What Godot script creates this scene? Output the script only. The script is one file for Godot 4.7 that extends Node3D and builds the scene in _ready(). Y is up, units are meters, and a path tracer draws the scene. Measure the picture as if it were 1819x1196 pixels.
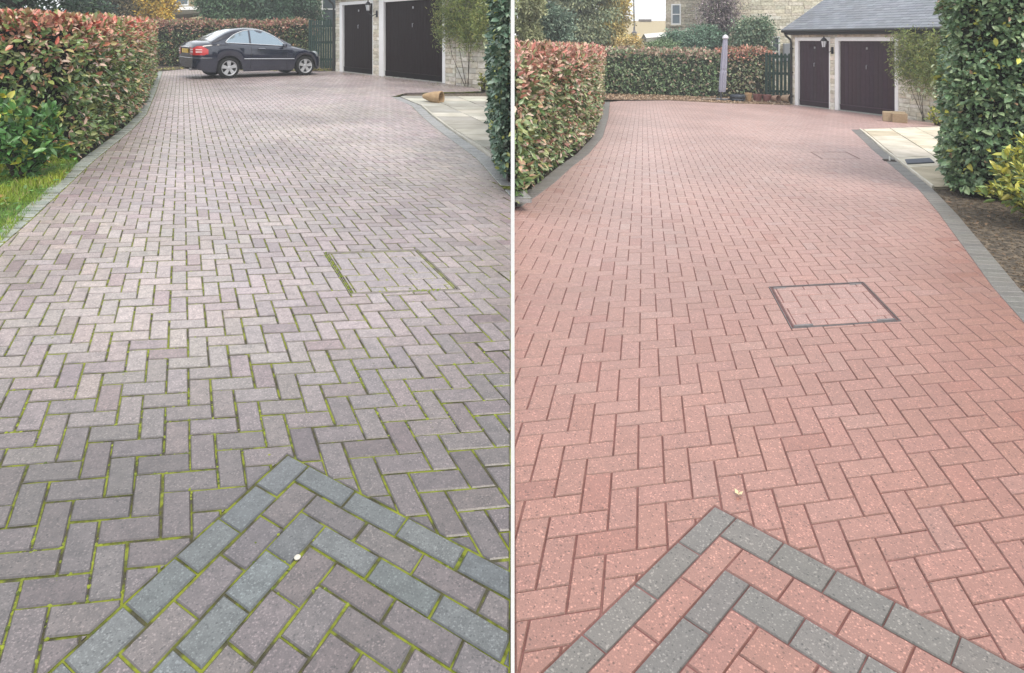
extends Node3D
# Two block-paved driveways, side by side, with a garage at the end of each.
# Each drive lies on its own slightly sloping plane; paving is laid out in module units (i, j), one unit = one brick width.

class Plane2:
	var O: Vector3
	var A: Vector3
	var B: Vector3
	var N: Vector3
	func _init(o: Vector3, a: Vector3, b: Vector3, n: Vector3) -> void:
		O = o; A = a; B = b; N = n
	func p(i: float, j: float, h := 0.0) -> Vector3:
		return O + A * i + B * j + N * h
	func v(q: Vector2, h := 0.0) -> Vector3:
		return O + A * q.x + B * q.y + N * h
	func gy(x: float, z: float) -> float:
		return (N.dot(O) - N.x * x - N.z * z) / N.y
	func at(x: float, z: float, h := 0.0) -> Vector3:
		return Vector3(x, gy(x, z) + h, z)
	func uv(x: float, z: float) -> Vector2:
		var d := Vector2(x - O.x, z - O.z)
		var det := A.x * B.z - A.z * B.x
		return Vector2((d.x * B.z - d.y * B.x) / det, (A.x * d.y - A.z * d.x) / det)

class MB:
	var v := PackedVector3Array()
	var n := PackedVector3Array()
	var c := PackedColorArray()
	func face(p: Array, col: Color, out: Vector3) -> void:
		var nn: Vector3 = (p[1] - p[0]).cross(p[2] - p[0])
		if nn.length_squared() < 1e-16 and p.size() > 3:
			nn = (p[2] - p[0]).cross(p[3] - p[0])
		nn = nn.normalized()
		var flip := nn.dot(out) < 0.0
		if flip:
			nn = -nn
		for k in range(1, p.size() - 1):
			v.append(p[0])
			if flip:
				v.append(p[k]); v.append(p[k + 1])
			else:
				v.append(p[k + 1]); v.append(p[k])
			for q in 3:
				n.append(nn); c.append(col)
	func smooth_quad(a: Vector3, b: Vector3, d: Vector3, e: Vector3, na: Vector3, nb: Vector3, nd: Vector3, ne: Vector3, col: Color) -> void:
		var q := [a, b, d, e]
		var m := [na, nb, nd, ne]
		var nn := (b - a).cross(d - a)
		if nn.length_squared() < 1e-18:
			nn = (d - a).cross(e - a)
		var order := [0, 2, 1, 0, 3, 2]
		if nn.dot(na + nb + nd + ne) < 0.0:
			order = [0, 1, 2, 0, 2, 3]
		for k in order:
			v.append(q[k]); n.append(m[k]); c.append(col)
	func box(xf: Transform3D, s: Vector3, col: Color, bev := 0.0) -> void:
		# box centred on xf, size s, chamfered on all edges towards +z and round the front when bev > 0
		var h := s * 0.5
		if bev <= 0.0:
			for ax in 3:
				for sg in [-1.0, 1.0]:
					var o := Vector3.ZERO; o[ax] = sg
					var a := Vector3.ZERO; a[(ax + 1) % 3] = h[(ax + 1) % 3]
					var b := Vector3.ZERO; b[(ax + 2) % 3] = h[(ax + 2) % 3]
					var m := o * h[ax]
					face([xf * (m - a - b), xf * (m + a - b), xf * (m + a + b), xf * (m - a + b)], col, xf.basis * o)
			return
		for ax in 3:
			for sg in [-1.0, 1.0]:
				var o := Vector3.ZERO; o[ax] = sg
				var i1 := (ax + 1) % 3
				var i2 := (ax + 2) % 3
				var a := Vector3.ZERO; a[i1] = h[i1] - bev
				var b := Vector3.ZERO; b[i2] = h[i2] - bev
				var m := o * h[ax]
				face([xf * (m - a - b), xf * (m + a - b), xf * (m + a + b), xf * (m - a + b)], col, xf.basis * o)
				# edge chamfers shared with next axis
				for sg2 in [-1.0, 1.0]:
					var o2 := Vector3.ZERO; o2[i1] = sg2
					var e1 := o * h[ax] + o2 * (h[i1] - bev)
					var e2 := o * (h[ax] - bev) + o2 * h[i1]
					face([xf * (e1 - b), xf * (e1 + b), xf * (e2 + b), xf * (e2 - b)], col, xf.basis * (o + o2))
		for sx in [-1.0, 1.0]:
			for sy in [-1.0, 1.0]:
				for sz in [-1.0, 1.0]:
					var g := Vector3(sx, sy, sz)
					var p1 := Vector3(sx * h.x, sy * (h.y - bev), sz * (h.z - bev))
					var p2 := Vector3(sx * (h.x - bev), sy * h.y, sz * (h.z - bev))
					var p3 := Vector3(sx * (h.x - bev), sy * (h.y - bev), sz * h.z)
					face([xf * p1, xf * p2, xf * p3], col, xf.basis * g)
	func tube(pts: Array, radii: Array, sides: int, col: Color, caps := true) -> void:
		var rings := []
		var nrm := []
		for k in pts.size():
			var d: Vector3 = (pts[min(k + 1, pts.size() - 1)] - pts[max(k - 1, 0)]).normalized()
			var u := d.cross(Vector3(0.31, 0.17, 0.93)).normalized()
			if absf(d.y) < 0.5:
				u = d.cross(Vector3.UP).normalized()
			var w := d.cross(u).normalized()
			var r := []
			var rn := []
			for s in sides:
				var a := TAU * s / sides
				var q := u * cos(a) + w * sin(a)
				rn.append(q)
				r.append(pts[k] + q * radii[k])
			rings.append(r); nrm.append(rn)
		for k in pts.size() - 1:
			for s in sides:
				var t := (s + 1) % sides
				smooth_quad(rings[k][s], rings[k][t], rings[k + 1][t], rings[k + 1][s], nrm[k][s], nrm[k][t], nrm[k + 1][t], nrm[k + 1][s], col)
		if caps:
			face(rings[0], col, pts[0] - pts[1])
			face(rings[-1], col, pts[-1] - pts[-2])
	func lathe(xf: Transform3D, prof: Array, sides: int, col: Color) -> void:
		# prof: Vector2(radius, height) from bottom to top, outside; normals follow the profile
		for k in prof.size() - 1:
			var a: Vector2 = prof[k]
			var b: Vector2 = prof[k + 1]
			var t := (b - a).normalized()
			var nn := Vector2(t.y, -t.x)
			for s in sides:
				var a0 := TAU * s / sides
				var a1 := TAU * (s + 1) / sides
				var c0 := Vector3(cos(a0), 0, sin(a0))
				var c1 := Vector3(cos(a1), 0, sin(a1))
				var n0 := xf.basis * (c0 * nn.x + Vector3(0, nn.y, 0))
				var n1 := xf.basis * (c1 * nn.x + Vector3(0, nn.y, 0))
				smooth_quad(xf * (c0 * a.x + Vector3(0, a.y, 0)), xf * (c1 * a.x + Vector3(0, a.y, 0)), xf * (c1 * b.x + Vector3(0, b.y, 0)), xf * (c0 * b.x + Vector3(0, b.y, 0)), n0, n1, n1, n0, col)
	func mesh() -> ArrayMesh:
		var arr := []
		arr.resize(Mesh.ARRAY_MAX)
		arr[Mesh.ARRAY_VERTEX] = v
		arr[Mesh.ARRAY_NORMAL] = n
		arr[Mesh.ARRAY_COLOR] = c
		var m := ArrayMesh.new()
		m.add_surface_from_arrays(Mesh.PRIMITIVE_TRIANGLES, arr)
		return m

const EYE := 1.57
var rng := RandomNumberGenerator.new()
var SL: Plane2
var SR: Plane2
var M := {}
var noise := FastNoiseLite.new()
var leaf_mesh: ArrayMesh
var blade_mesh: ArrayMesh

# ---------------------------------------------------------------- naming helpers
func tag(o: Node, label := "", category := "", group := "", kind := "") -> Node:
	if label: o.set_meta("label", label)
	if category: o.set_meta("category", category)
	if group: o.set_meta("group", group)
	if kind: o.set_meta("kind", kind)
	return o

var counts := {}
func numbered(called: String) -> String:
	var k: int = counts.get(called, 0)
	counts[called] = k + 1
	return called if k == 0 else "%s_%03d" % [called, k]

func thing(called: String, at: Vector3, label: String, category: String, group := "") -> Node3D:
	var o := Node3D.new()
	o.name = numbered(called)
	o.position = at
	add_child(o)
	tag(o, label, category, group)
	return o

func obj(called: String, mesh: Mesh, mat: Material, parent: Node3D = null, kind := "") -> MeshInstance3D:
	# mesh vertices are in world metres; the node sits so that they stay there
	var o := MeshInstance3D.new()
	o.mesh = mesh
	o.material_override = mat
	if parent == null or parent == self:
		o.name = numbered(called)
		add_child(o)
	else:
		var ups: Node = parent
		var off := Vector3.ZERO
		while ups != self:
			off += (ups as Node3D).position
			ups = ups.get_parent()
		var nm := called
		var k := 0
		while parent.has_node(NodePath(nm)):
			k += 1
			nm = "%s_%03d" % [called, k]
		o.name = nm
		parent.add_child(o, true)
		o.position = -off
	if kind: o.set_meta("kind", kind)
	return o

func fast(called: String, k: int, mesh: Mesh, mat: Material, parent: Node3D) -> MeshInstance3D:
	var o := MeshInstance3D.new()
	o.mesh = mesh
	o.material_override = mat
	o.name = called if k == 0 else "%s_%03d" % [called, k]
	parent.add_child(o)
	o.position = -parent.position
	return o

func structure(called: String, mesh: Mesh, mat: Material, label := "") -> MeshInstance3D:
	var o := obj(called, mesh, mat)
	o.set_meta("kind", "structure")
	if label: o.set_meta("label", label)
	return o

func copies(called: String, mesh: Mesh, mat: Material, buf: PackedFloat32Array, parent: Node3D = null, kind := "stuff") -> MultiMeshInstance3D:
	var mm := MultiMesh.new()
	mm.transform_format = MultiMesh.TRANSFORM_3D
	mm.use_colors = true
	mm.mesh = mesh
	mm.instance_count = buf.size() / 16
	mm.buffer = buf
	var o := MultiMeshInstance3D.new()
	o.multimesh = mm
	o.material_override = mat
	if parent == null:
		o.name = numbered(called)
		add_child(o)
	else:
		o.name = called
		parent.add_child(o, true)
		o.position = -parent.position
	if kind: o.set_meta("kind", kind)
	return o

func put(buf: PackedFloat32Array, b: Basis, p: Vector3, col: Color) -> void:
	buf.append_array(PackedFloat32Array([b.x.x, b.y.x, b.z.x, p.x, b.x.y, b.y.y, b.z.y, p.y, b.x.z, b.y.z, b.z.z, p.z, col.r, col.g, col.b, 1.0]))

# ---------------------------------------------------------------- materials
func image_tex(w: int, f: Callable) -> ImageTexture:
	var im := Image.create(w, w, false, Image.FORMAT_RGB8)
	for y in w:
		for x in w:
			im.set_pixel(x, y, f.call(x, y))
	return ImageTexture.create_from_image(im)

func speckle(w: int, base: float, grain: float, white: int, dark: int, seed_: int, mottle := 0.12) -> Array:
	# concrete block face: fine sand grain, soft mottling, pale and dark aggregate. Returns [albedo, normal map]
	var r := RandomNumberGenerator.new()
	r.seed = seed_
	var nz := FastNoiseLite.new()
	nz.seed = seed_
	nz.frequency = 0.018
	nz.fractal_octaves = 4
	var a := PackedFloat32Array()
	a.resize(w * w)
	for y in w:
		for x in w:
			# blend the noise over the edges so that the tile wraps
			var fx := float(x) / w
			var fy := float(y) / w
			var n0 := lerpf(lerpf(nz.get_noise_2d(x, y), nz.get_noise_2d(x - w, y), fx), lerpf(nz.get_noise_2d(x, y - w), nz.get_noise_2d(x - w, y - w), fx), fy)
			a[y * w + x] = base * (1.0 + n0 * mottle * 2.0 + r.randf_range(-grain, grain))
	for k in white + dark:
		var cx := r.randi_range(0, w - 1)
		var cy := r.randi_range(0, w - 1)
		var rad := r.randf_range(0.5, 1.6) if r.randf() < 0.75 else r.randf_range(1.5, 2.8)
		var val := base * (r.randf_range(1.3, 2.17) if k < white else r.randf_range(0.35, 0.7))
		var e := r.randf_range(0.6, 1.4)
		for dy in range(-3, 4):
			for dx in range(-3, 4):
				var d := sqrt(dx * dx * e + dy * dy / e)
				if d <= rad:
					var id := ((cy + dy + w) % w) * w + (cx + dx + w) % w
					a[id] = lerpf(a[id], val, clampf(rad - d + 0.5, 0.3, 1.0))
	var im := Image.create(w, w, false, Image.FORMAT_RGB8)
	for y in w:
		for x in w:
			var q := clampf(a[y * w + x], 0.0, 1.0)
			var s := Color(q, q, q).linear_to_srgb()
			im.set_pixel(x, y, s)
	var bump: Image = im.duplicate()
	bump.bump_map_to_normal_map(1.6)
	return [ImageTexture.create_from_image(im), ImageTexture.create_from_image(bump)]

func noise_tex(w: int, freq: float, ramp: Array, seed_: int, octaves := 5) -> NoiseTexture2D:
	var t := NoiseTexture2D.new()
	t.width = w; t.height = w
	t.seamless = true
	var f := FastNoiseLite.new()
	f.seed = seed_
	f.frequency = freq
	f.fractal_octaves = octaves
	t.noise = f
	var g := Gradient.new()
	var offs := PackedFloat32Array()
	var cols := PackedColorArray()
	for e in ramp:
		offs.append(e[0])
		cols.append((e[1] as Color).linear_to_srgb())
	g.offsets = offs
	g.colors = cols
	t.color_ramp = g
	return t

func noise_normal(w: int, freq: float, strength: float, seed_: int) -> NoiseTexture2D:
	var t := NoiseTexture2D.new()
	t.width = w; t.height = w
	t.seamless = true
	t.as_normal_map = true
	t.bump_strength = strength
	var f := FastNoiseLite.new()
	f.seed = seed_
	f.frequency = freq
	f.fractal_octaves = 4
	t.noise = f
	return t

func mat(col: Color, rough := 0.7, tex: Texture2D = null, tile := 1.0, nrm: Texture2D = null, nstr := 1.0, vc := true) -> StandardMaterial3D:
	# col is a real-world (linear) base colour
	var m := StandardMaterial3D.new()
	m.albedo_color = col.linear_to_srgb()
	m.roughness = rough
	m.vertex_color_use_as_albedo = vc
	if tex or nrm:
		m.uv1_triplanar = true
		m.uv1_world_triplanar = true
		m.uv1_scale = Vector3.ONE / tile
	if tex: m.albedo_texture = tex
	if nrm:
		m.normal_enabled = true
		m.normal_texture = nrm
		m.normal_scale = nstr
	return m

func make_materials() -> void:
	var W := Color(1, 1, 1)
	var a := speckle(512, 0.46, 0.26, 8500, 3800, 11, 0.3)
	M.block_old = mat(W, 0.38, a[0], 0.62, a[1], 0.5)
	var b := speckle(512, 0.52, 0.19, 5200, 2600, 12, 0.07)
	M.block_new = mat(W, 0.45, b[0], 0.66, b[1], 0.3)
	M.block_old.metallic_specular = 0.7
	M.block_new.metallic_specular = 0.6
	M.moss_bed = mat(W, 0.95, noise_tex(512, 0.03, [[0.0, Color(0.045, 0.04, 0.028)], [0.35, Color(0.065, 0.06, 0.03)], [0.43, Color(0.09, 0.10, 0.014)], [0.54, Color(0.16, 0.185, 0.015)], [1.0, Color(0.24, 0.26, 0.025)]], 21, 6), 1.9, noise_normal(256, 0.08, 6.0, 3), 1.0)
	M.sand_bed = mat(W, 0.95, noise_tex(256, 0.03, [[0.0, Color(0.09, 0.04, 0.037)], [0.5, Color(0.17, 0.07, 0.065)], [1.0, Color(0.24, 0.12, 0.11)]], 22), 1.1)
	M.moss = mat(W, 0.95, null, 1.0, noise_normal(128, 0.1, 5.0, 8), 1.0)
	M.soil = mat(W, 0.95, noise_tex(512, 0.02, [[0.0, Color(0.03, 0.024, 0.018)], [0.45, Color(0.09, 0.07, 0.05)], [0.7, Color(0.17, 0.13, 0.09)], [1.0, Color(0.27, 0.21, 0.14)]], 31), 0.9, noise_normal(256, 0.06, 8.0, 4), 1.0)
	M.litter_soil = mat(W, 0.95, noise_tex(512, 0.05, [[0.0, Color(0.05, 0.03, 0.02)], [0.45, Color(0.17, 0.11, 0.07)], [0.65, Color(0.32, 0.22, 0.13)], [1.0, Color(0.5, 0.38, 0.25)]], 32), 1.4, noise_normal(256, 0.08, 8.0, 5), 1.0)
	M.turf = mat(W, 0.95, noise_tex(512, 0.02, [[0.0, Color(0.02, 0.03, 0.01)], [0.5, Color(0.07, 0.12, 0.02)], [1.0, Color(0.2, 0.24, 0.04)]], 33), 1.1)
	M.slab = mat(W, 0.7, noise_tex(512, 0.008, [[0.0, Color(0.6, 0.57, 0.51)], [0.4, Color(0.74, 0.72, 0.67)], [0.65, Color(0.82, 0.8, 0.76)], [1.0, Color(0.93, 0.91, 0.88)]], 41), 2.7, noise_normal(256, 0.05, 2.0, 6), 0.5)
	M.stone = mat(W, 0.85, noise_tex(512, 0.015, [[0.0, Color(0.5, 0.47, 0.4)], [0.35, Color(0.75, 0.72, 0.66)], [0.6, Color(0.9, 0.88, 0.83)], [1.0, Color(1, 1, 0.97)]], 42), 1.3, noise_normal(256, 0.06, 5.0, 7), 0.9)
	M.mortar = mat(W, 0.95, noise_tex(256, 0.05, [[0.0, Color(0.6, 0.58, 0.52)], [1.0, Color(1, 1, 1)]], 43), 0.6)
	M.door = mat(W, 0.55, noise_tex(256, 0.02, [[0.0, Color(0.8, 0.78, 0.78)], [1.0, Color(1, 1, 1)]], 44), 0.9)
	M.door.metallic_specular = 0.2
	M.white = mat(Color(0.9, 0.9, 0.9), 0.45, noise_tex(256, 0.01, [[0.0, Color(0.94, 0.94, 0.93)], [1.0, Color(1, 1, 1)]], 45), 0.8)
	M.slate = mat(W, 0.3, noise_tex(256, 0.02, [[0.0, Color(0.75, 0.76, 0.8)], [1.0, Color(1, 1, 1)]], 46), 0.7, noise_normal(128, 0.05, 2.0, 9), 0.4)
	M.plastic = mat(W, 0.4)
	M.metal = mat(W, 0.4); M.metal.metallic = 0.85
	M.galv = mat(W, 0.55, noise_tex(128, 0.05, [[0.0, Color(0.6, 0.6, 0.62)], [1.0, Color(1, 1, 1)]], 47), 0.3); M.galv.metallic = 0.55
	M.wood = mat(W, 0.8, noise_tex(256, 0.03, [[0.0, Color(0.7, 0.68, 0.62)], [1.0, Color(1, 1, 1)]], 48), 0.5, noise_normal(128, 0.06, 3.0, 10), 0.6)
	M.clay = mat(W, 0.85, noise_tex(256, 0.02, [[0.0, Color(0.65, 0.6, 0.55)], [1.0, Color(1, 1, 1)]], 49), 0.5, noise_normal(128, 0.06, 3.0, 11), 0.6)
	M.bark = mat(W, 0.95, noise_tex(256, 0.03, [[0.0, Color(0.5, 0.48, 0.46)], [1.0, Color(1, 1, 1)]], 50), 0.6, noise_normal(128, 0.06, 8.0, 12), 1.0)
	M.core = mat(W, 1.0, noise_tex(256, 0.04, [[0.0, Color(0.2, 0.2, 0.2)], [0.5, Color(0.6, 0.6, 0.6)], [1.0, Color(1.2, 1.2, 1.2)]], 51), 0.5, noise_normal(256, 0.05, 12.0, 13), 1.0)
	M.leaf = mat(W, 0.3); M.leaf.backlight = Color(0.4, 0.4, 0.4); M.leaf.cull_mode = BaseMaterial3D.CULL_DISABLED
	M.matt_leaf = mat(W, 0.6); M.matt_leaf.backlight = Color(0.5, 0.5, 0.5); M.matt_leaf.cull_mode = BaseMaterial3D.CULL_DISABLED
	M.fabric = mat(W, 0.9, null, 1.0, noise_normal(128, 0.03, 3.0, 14), 0.5)
	M.paint = mat(W, 0.16); M.paint.clearcoat_enabled = true; M.paint.clearcoat = 1.0; M.paint.clearcoat_roughness = 0.05
	M.glass_dark = mat(W, 0.06); M.glass_dark.metallic = 0.75
	M.rubber = mat(W, 0.85)
	M.lens = mat(W, 0.12); M.lens.clearcoat_enabled = true
	M.pane = mat(W, 0.08); M.pane.metallic = 0.3

# ---------------------------------------------------------------- paving
func jit(c: Color, r: RandomNumberGenerator, a: float) -> Color:
	var k := 1.0 + r.randf_range(-a, a)
	return Color(c.r * k * (1.0 + r.randf_range(-a, a) * 0.3), c.g * k, c.b * k * (1.0 + r.randf_range(-a, a) * 0.3))

func block(mb: MB, s: Plane2, poly: PackedVector2Array, joint: float, bev: float, h: float, depth: float, col: Color, tilt := Vector2.ZERO, grime_shade := 1.0) -> bool:
	# one paving block: plan polygon in modules, joint and bevel in modules, heights in metres
	var r0: PackedVector2Array
	var r1: PackedVector2Array
	var o0 := Geometry2D.offset_polygon(poly, -joint * 0.5, Geometry2D.JOIN_MITER)
	if o0.is_empty(): return false
	r0 = o0[0]
	var o1 := Geometry2D.offset_polygon(r0, -bev, Geometry2D.JOIN_MITER)
	r1 = o1[0] if not o1.is_empty() else r0
	var cen := Vector2.ZERO
	for q in r0: cen += q
	cen /= r0.size()
	# chamfer colour darkened: painted joint shade, plus grime and moss on old blocks
	var edge := Color(col.r * grime_shade, col.g * grime_shade * (1.05 if grime_shade < 0.6 else 1.0), col.b * grime_shade * (0.75 if grime_shade < 0.6 else 1.0))
	var flank := edge
	if grime_shade < 0.65:
		# moss creeps up the sides of the old blocks in patches
		var mp := s.v(cen)
		flank = edge.lerp(Color(0.27, 0.32, 0.025), clampf(noise.get_noise_2d(mp.x * 45.0, mp.z * 45.0) * 2.2 + 0.5, 0.0, 1.0))
	var turn := -1.0 if Geometry2D.is_polygon_clockwise(r0) else 1.0
	var top := []
	for q in r1: top.append(s.v(q, h + (q - cen).dot(tilt)))
	if top.size() == 4:
		mb.face(top, col, s.N)
	else:
		var tr := Geometry2D.triangulate_polygon(r1)
		for k in range(0, tr.size(), 3): mb.face([top[tr[k]], top[tr[k + 1]], top[tr[k + 2]]], col, s.N)
	if r1.size() == r0.size():
		# line the two rings up
		var off := 0
		var best := 1e9
		for k in r1.size():
			var d := r1[k].distance_squared_to(r0[0])
			if d < best:
				best = d; off = k
		var m := r0.size()
		for k in m:
			var a := r0[k]
			var b := r0[(k + 1) % m]
			var a1 := r1[(k + off) % m]
			var b1 := r1[(k + 1 + off) % m]
			var ev := b - a
			var nrm2 := Vector2(ev.y, -ev.x) * turn
			var out := s.A * nrm2.x + s.B * nrm2.y
			var ha := h - 0.0035 + (a - cen).dot(tilt)
			var hb := h - 0.0035 + (b - cen).dot(tilt)
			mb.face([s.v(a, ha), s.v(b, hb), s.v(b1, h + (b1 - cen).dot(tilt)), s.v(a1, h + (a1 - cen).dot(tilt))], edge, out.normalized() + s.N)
			mb.face([s.v(a, -depth), s.v(b, -depth), s.v(b, hb), s.v(a, ha)], flank, out)
	return true

func rect(a: Vector2, b: Vector2) -> PackedVector2Array:
	return PackedVector2Array([a, Vector2(b.x, a.y), b, Vector2(a.x, b.y)])

func herringbone(x0: int, x1: int, y0: int, y1: int) -> Array:
	# the field pattern: bricks lying along i and along j in turn
	var out := []
	for y in range(y0, y1):
		for x in range(x0, x1):
			var u := posmod(x + y + 1, 4)
			if u == 0:
				out.append(rect(Vector2(x, y), Vector2(x + 2, y + 1)))
			elif u == 2:
				out.append(rect(Vector2(x, y), Vector2(x + 1, y + 2)))
	return out

func clipped(poly: PackedVector2Array, field: PackedVector2Array, holes: Array) -> Array:
	var got := []
	for q in Geometry2D.intersect_polygons(poly, field):
		got.append(q)
	for hole in holes:
		var nxt := []
		for g in got:
			for q in Geometry2D.clip_polygons(g, hole):
				nxt.append(q)
		got = nxt
	return got

func area(p: PackedVector2Array) -> float:
	var t := 0.0
	for k in p.size():
		t += p[k].cross(p[(k + 1) % p.size()])
	return absf(t) * 0.5

func seam_i(s: Plane2, j: float, x: float) -> float:
	return (x - s.O.x - s.B.x * j) / s.A.x

func sheet(s: Plane2, poly: PackedVector2Array, h: float, col := Color(1, 1, 1)) -> ArrayMesh:
	var mb := MB.new()
	var t := Geometry2D.triangulate_polygon(poly)
	for k in range(0, t.size(), 3):
		mb.face([s.v(poly[t[k]], h), s.v(poly[t[k + 1]], h), s.v(poly[t[k + 2]], h)], col, s.N)
	return mb.mesh()

func drive(s: Plane2, called: String, label: String, field: PackedVector2Array, apex: Vector2, holes: Array, old: bool, jr: Array) -> void:
	var r := RandomNumberGenerator.new()
	r.seed = 77 if old else 78
	var joint := 0.072 if old else 0.036
	var bev := 0.043 if old else 0.03
	var e := Vector2(-1, -1).normalized()
	var f := Vector2(1, -1).normalized()
	var st := func(a: float, b: float) -> Vector2: return apex + e * a + f * b
	var big := 60.0
	var wedge := PackedVector2Array([apex, apex + e * big, apex + (e + f) * big, apex + f * big])
	var items := []   # [polygon, kind]  kind 0 field, 1 grey, 2 red band, 3 inner field
	var hl := holes.duplicate()
	hl.append(wedge)
	for b in herringbone(jr[0], jr[1], jr[2], jr[3]):
		for q in clipped(b, field, hl):
			if area(q) > 0.012: items.append([q, 0])
	var add := func(a0: float, b0: float, a1: float, b1: float, k: int) -> void:
		var pl := PackedVector2Array([st.call(a0, b0), st.call(a1, b0), st.call(a1, b1), st.call(a0, b1)])
		for q in Geometry2D.intersect_polygons(pl, field):
			if area(q) > 0.012: items.append([q, k])
	for lay in 14:
		var kd := 1 if lay == 0 or lay == 2 else (2 if lay == 1 else 3)
		var x := float(lay)
		for n in 12:
			add.call(x + n * 2.0, lay, x + n * 2.0 + 2.0, lay + 1.0, kd)
			add.call(lay, x + 1.0 + n * 2.0, lay + 1.0, x + 3.0 + n * 2.0, kd)
	# nearest first
	for it in items:
		var cen := Vector2.ZERO
		for q in it[0]: cen += q
		cen /= it[0].size()
		var p := s.v(cen)
		var d := p.distance_to(Vector3(0, EYE, 0))
		if p.z > -1.46: d += 30.0
		it.append(cen); it.append(d)
	items.sort_custom(func(x, y): return x[3] < y[3])
	var root := Node3D.new()
	root.name = called
	add_child(root)
	root.position = s.v(apex)
	tag(root, label, "", "", "structure")
	var m: Material = M.block_old if old else M.block_new
	obj("joint_bed", sheet(s, field, -0.0042 if old else -0.004), M.moss_bed if old else M.sand_bed, root)
	var rest := MB.new()
	var k := 0
	for it in items:
		var cen: Vector2 = it[2]
		var col: Color
		var w := s.v(cen)
		if old:
			var n1 := noise.get_noise_2d(w.x * 26.0, w.z * 26.0)
			var n2 := noise.get_noise_2d(w.x * 9.0 + 300.0, w.z * 9.0)
			var stain_haze := 1.0 + clampf(n1 * 0.26 + n2 * 0.32, -0.34, 0.2)
			# paler middle, stained darkest by the chevron and right; far end lightened by painted haze
			stain_haze *= 0.49 + 0.93 * smoothstep(-8.0, 12.0, cen.y - 0.28 * maxf(cen.x - 12.0, 0.0)) + 0.42 * smoothstep(18.0, 70.0, cen.y)
			if it[1] == 1:
				col = Color(0.345, 0.375, 0.38)
			else:
				col = Color(0.40, 0.322, 0.322)
				var warm := noise.get_noise_2d(w.x * 14.0 - 90.0, w.z * 14.0 + 40.0)
				col = col.lerp(Color(0.43, 0.365, 0.335), clampf(warm * 1.3 + 0.2, 0.0, 0.7))
			if it[1] != 1 and r.randf() < 0.22: col = col.lerp(Color(0.30, 0.215, 0.225), r.randf() * 0.8)
			col = jit(Color(col.r * stain_haze, col.g * stain_haze, col.b * stain_haze), r, 0.13)
		else:
			if it[1] == 1:
				col = jit(Color(0.262, 0.238, 0.218), r, 0.06)
			else:
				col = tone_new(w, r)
		var h := r.randf_range(-0.0012, 0.0015) if old else r.randf_range(-0.001, 0.001)
		var tl := Vector2(r.randf_range(-1, 1), r.randf_range(-1, 1)) * (0.0009 if old else 0.0006)
		var pl: PackedVector2Array = it[0]
		if old:
			# slight turn of each settled block
			var ang := r.randf_range(-0.012, 0.012)
			var sh := Vector2(r.randf_range(-0.018, 0.018), r.randf_range(-0.018, 0.018))
			var q2 := PackedVector2Array()
			for q in pl: q2.append(cen + (q - cen).rotated(ang) + sh)
			pl = q2
		if k < 300:
			var mb := MB.new()
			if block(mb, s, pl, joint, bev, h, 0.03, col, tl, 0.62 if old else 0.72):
				fast("paving_block", k, mb.mesh(), m, root)
				k += 1
		else:
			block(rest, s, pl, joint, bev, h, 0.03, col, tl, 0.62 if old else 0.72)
	obj("distant_paving_blocks", rest.mesh(), m, root, "stuff")

func kerb_row(s: Plane2, called: String, label: String, inner: PackedVector2Array, side: float, width: float, cols: Array, m: Material, joint: float, r: RandomNumberGenerator, hgt := 0.0, stop_x := 99.0) -> PackedVector2Array:
	# a row of header blocks along a line; returns the outer line
	var root := Node3D.new()
	root.name = called
	add_child(root)
	root.position = s.v(inner[0])
	tag(root, label, "kerb")
	var outer := PackedVector2Array()
	for k in inner.size():
		var d := (inner[mini(k + 1, inner.size() - 1)] - inner[maxi(k - 1, 0)]).normalized()
		outer.append(inner[k] + Vector2(d.y, -d.x) * side * width)
	var bed := PackedVector2Array(inner)
	for k in range(outer.size() - 1, -1, -1): bed.append(outer[k])
	if m == M.block_old:
		obj("joint_bed", sheet(s, bed, -0.0065 + hgt), M.moss_bed, root)
	else:
		obj("joint_bed", sheet(s, bed, -0.0065 + hgt), M.sand_bed, root)
	var n := 0
	for k in inner.size() - 1:
		var cnt := maxi(1, roundi(inner[k].distance_to(inner[k + 1])))
		for q in cnt:
			var a := float(q) / cnt
			var b := float(q + 1) / cnt
			var pl := PackedVector2Array([inner[k].lerp(inner[k + 1], a), inner[k].lerp(inner[k + 1], b), outer[k].lerp(outer[k + 1], b), outer[k].lerp(outer[k + 1], a)])
			if Geometry2D.is_polygon_clockwise(pl): pl.reverse()
			if absf(s.v((pl[0] + pl[2]) * 0.5).x) < 0.02: continue
			var mb := MB.new()
			if block(mb, s, pl, joint, 0.05, hgt + r.randf_range(-0.002, 0.002) * (joint / 0.08), 0.05, jit(cols[r.randi() % cols.size()], r, 0.06), Vector2(r.randf_range(-1, 1), r.randf_range(-1, 1)) * 0.001) and mb.v.size() > 0:
				fast("kerb_block", n, mb.mesh(), m, root)
				n += 1
	return outer

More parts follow.
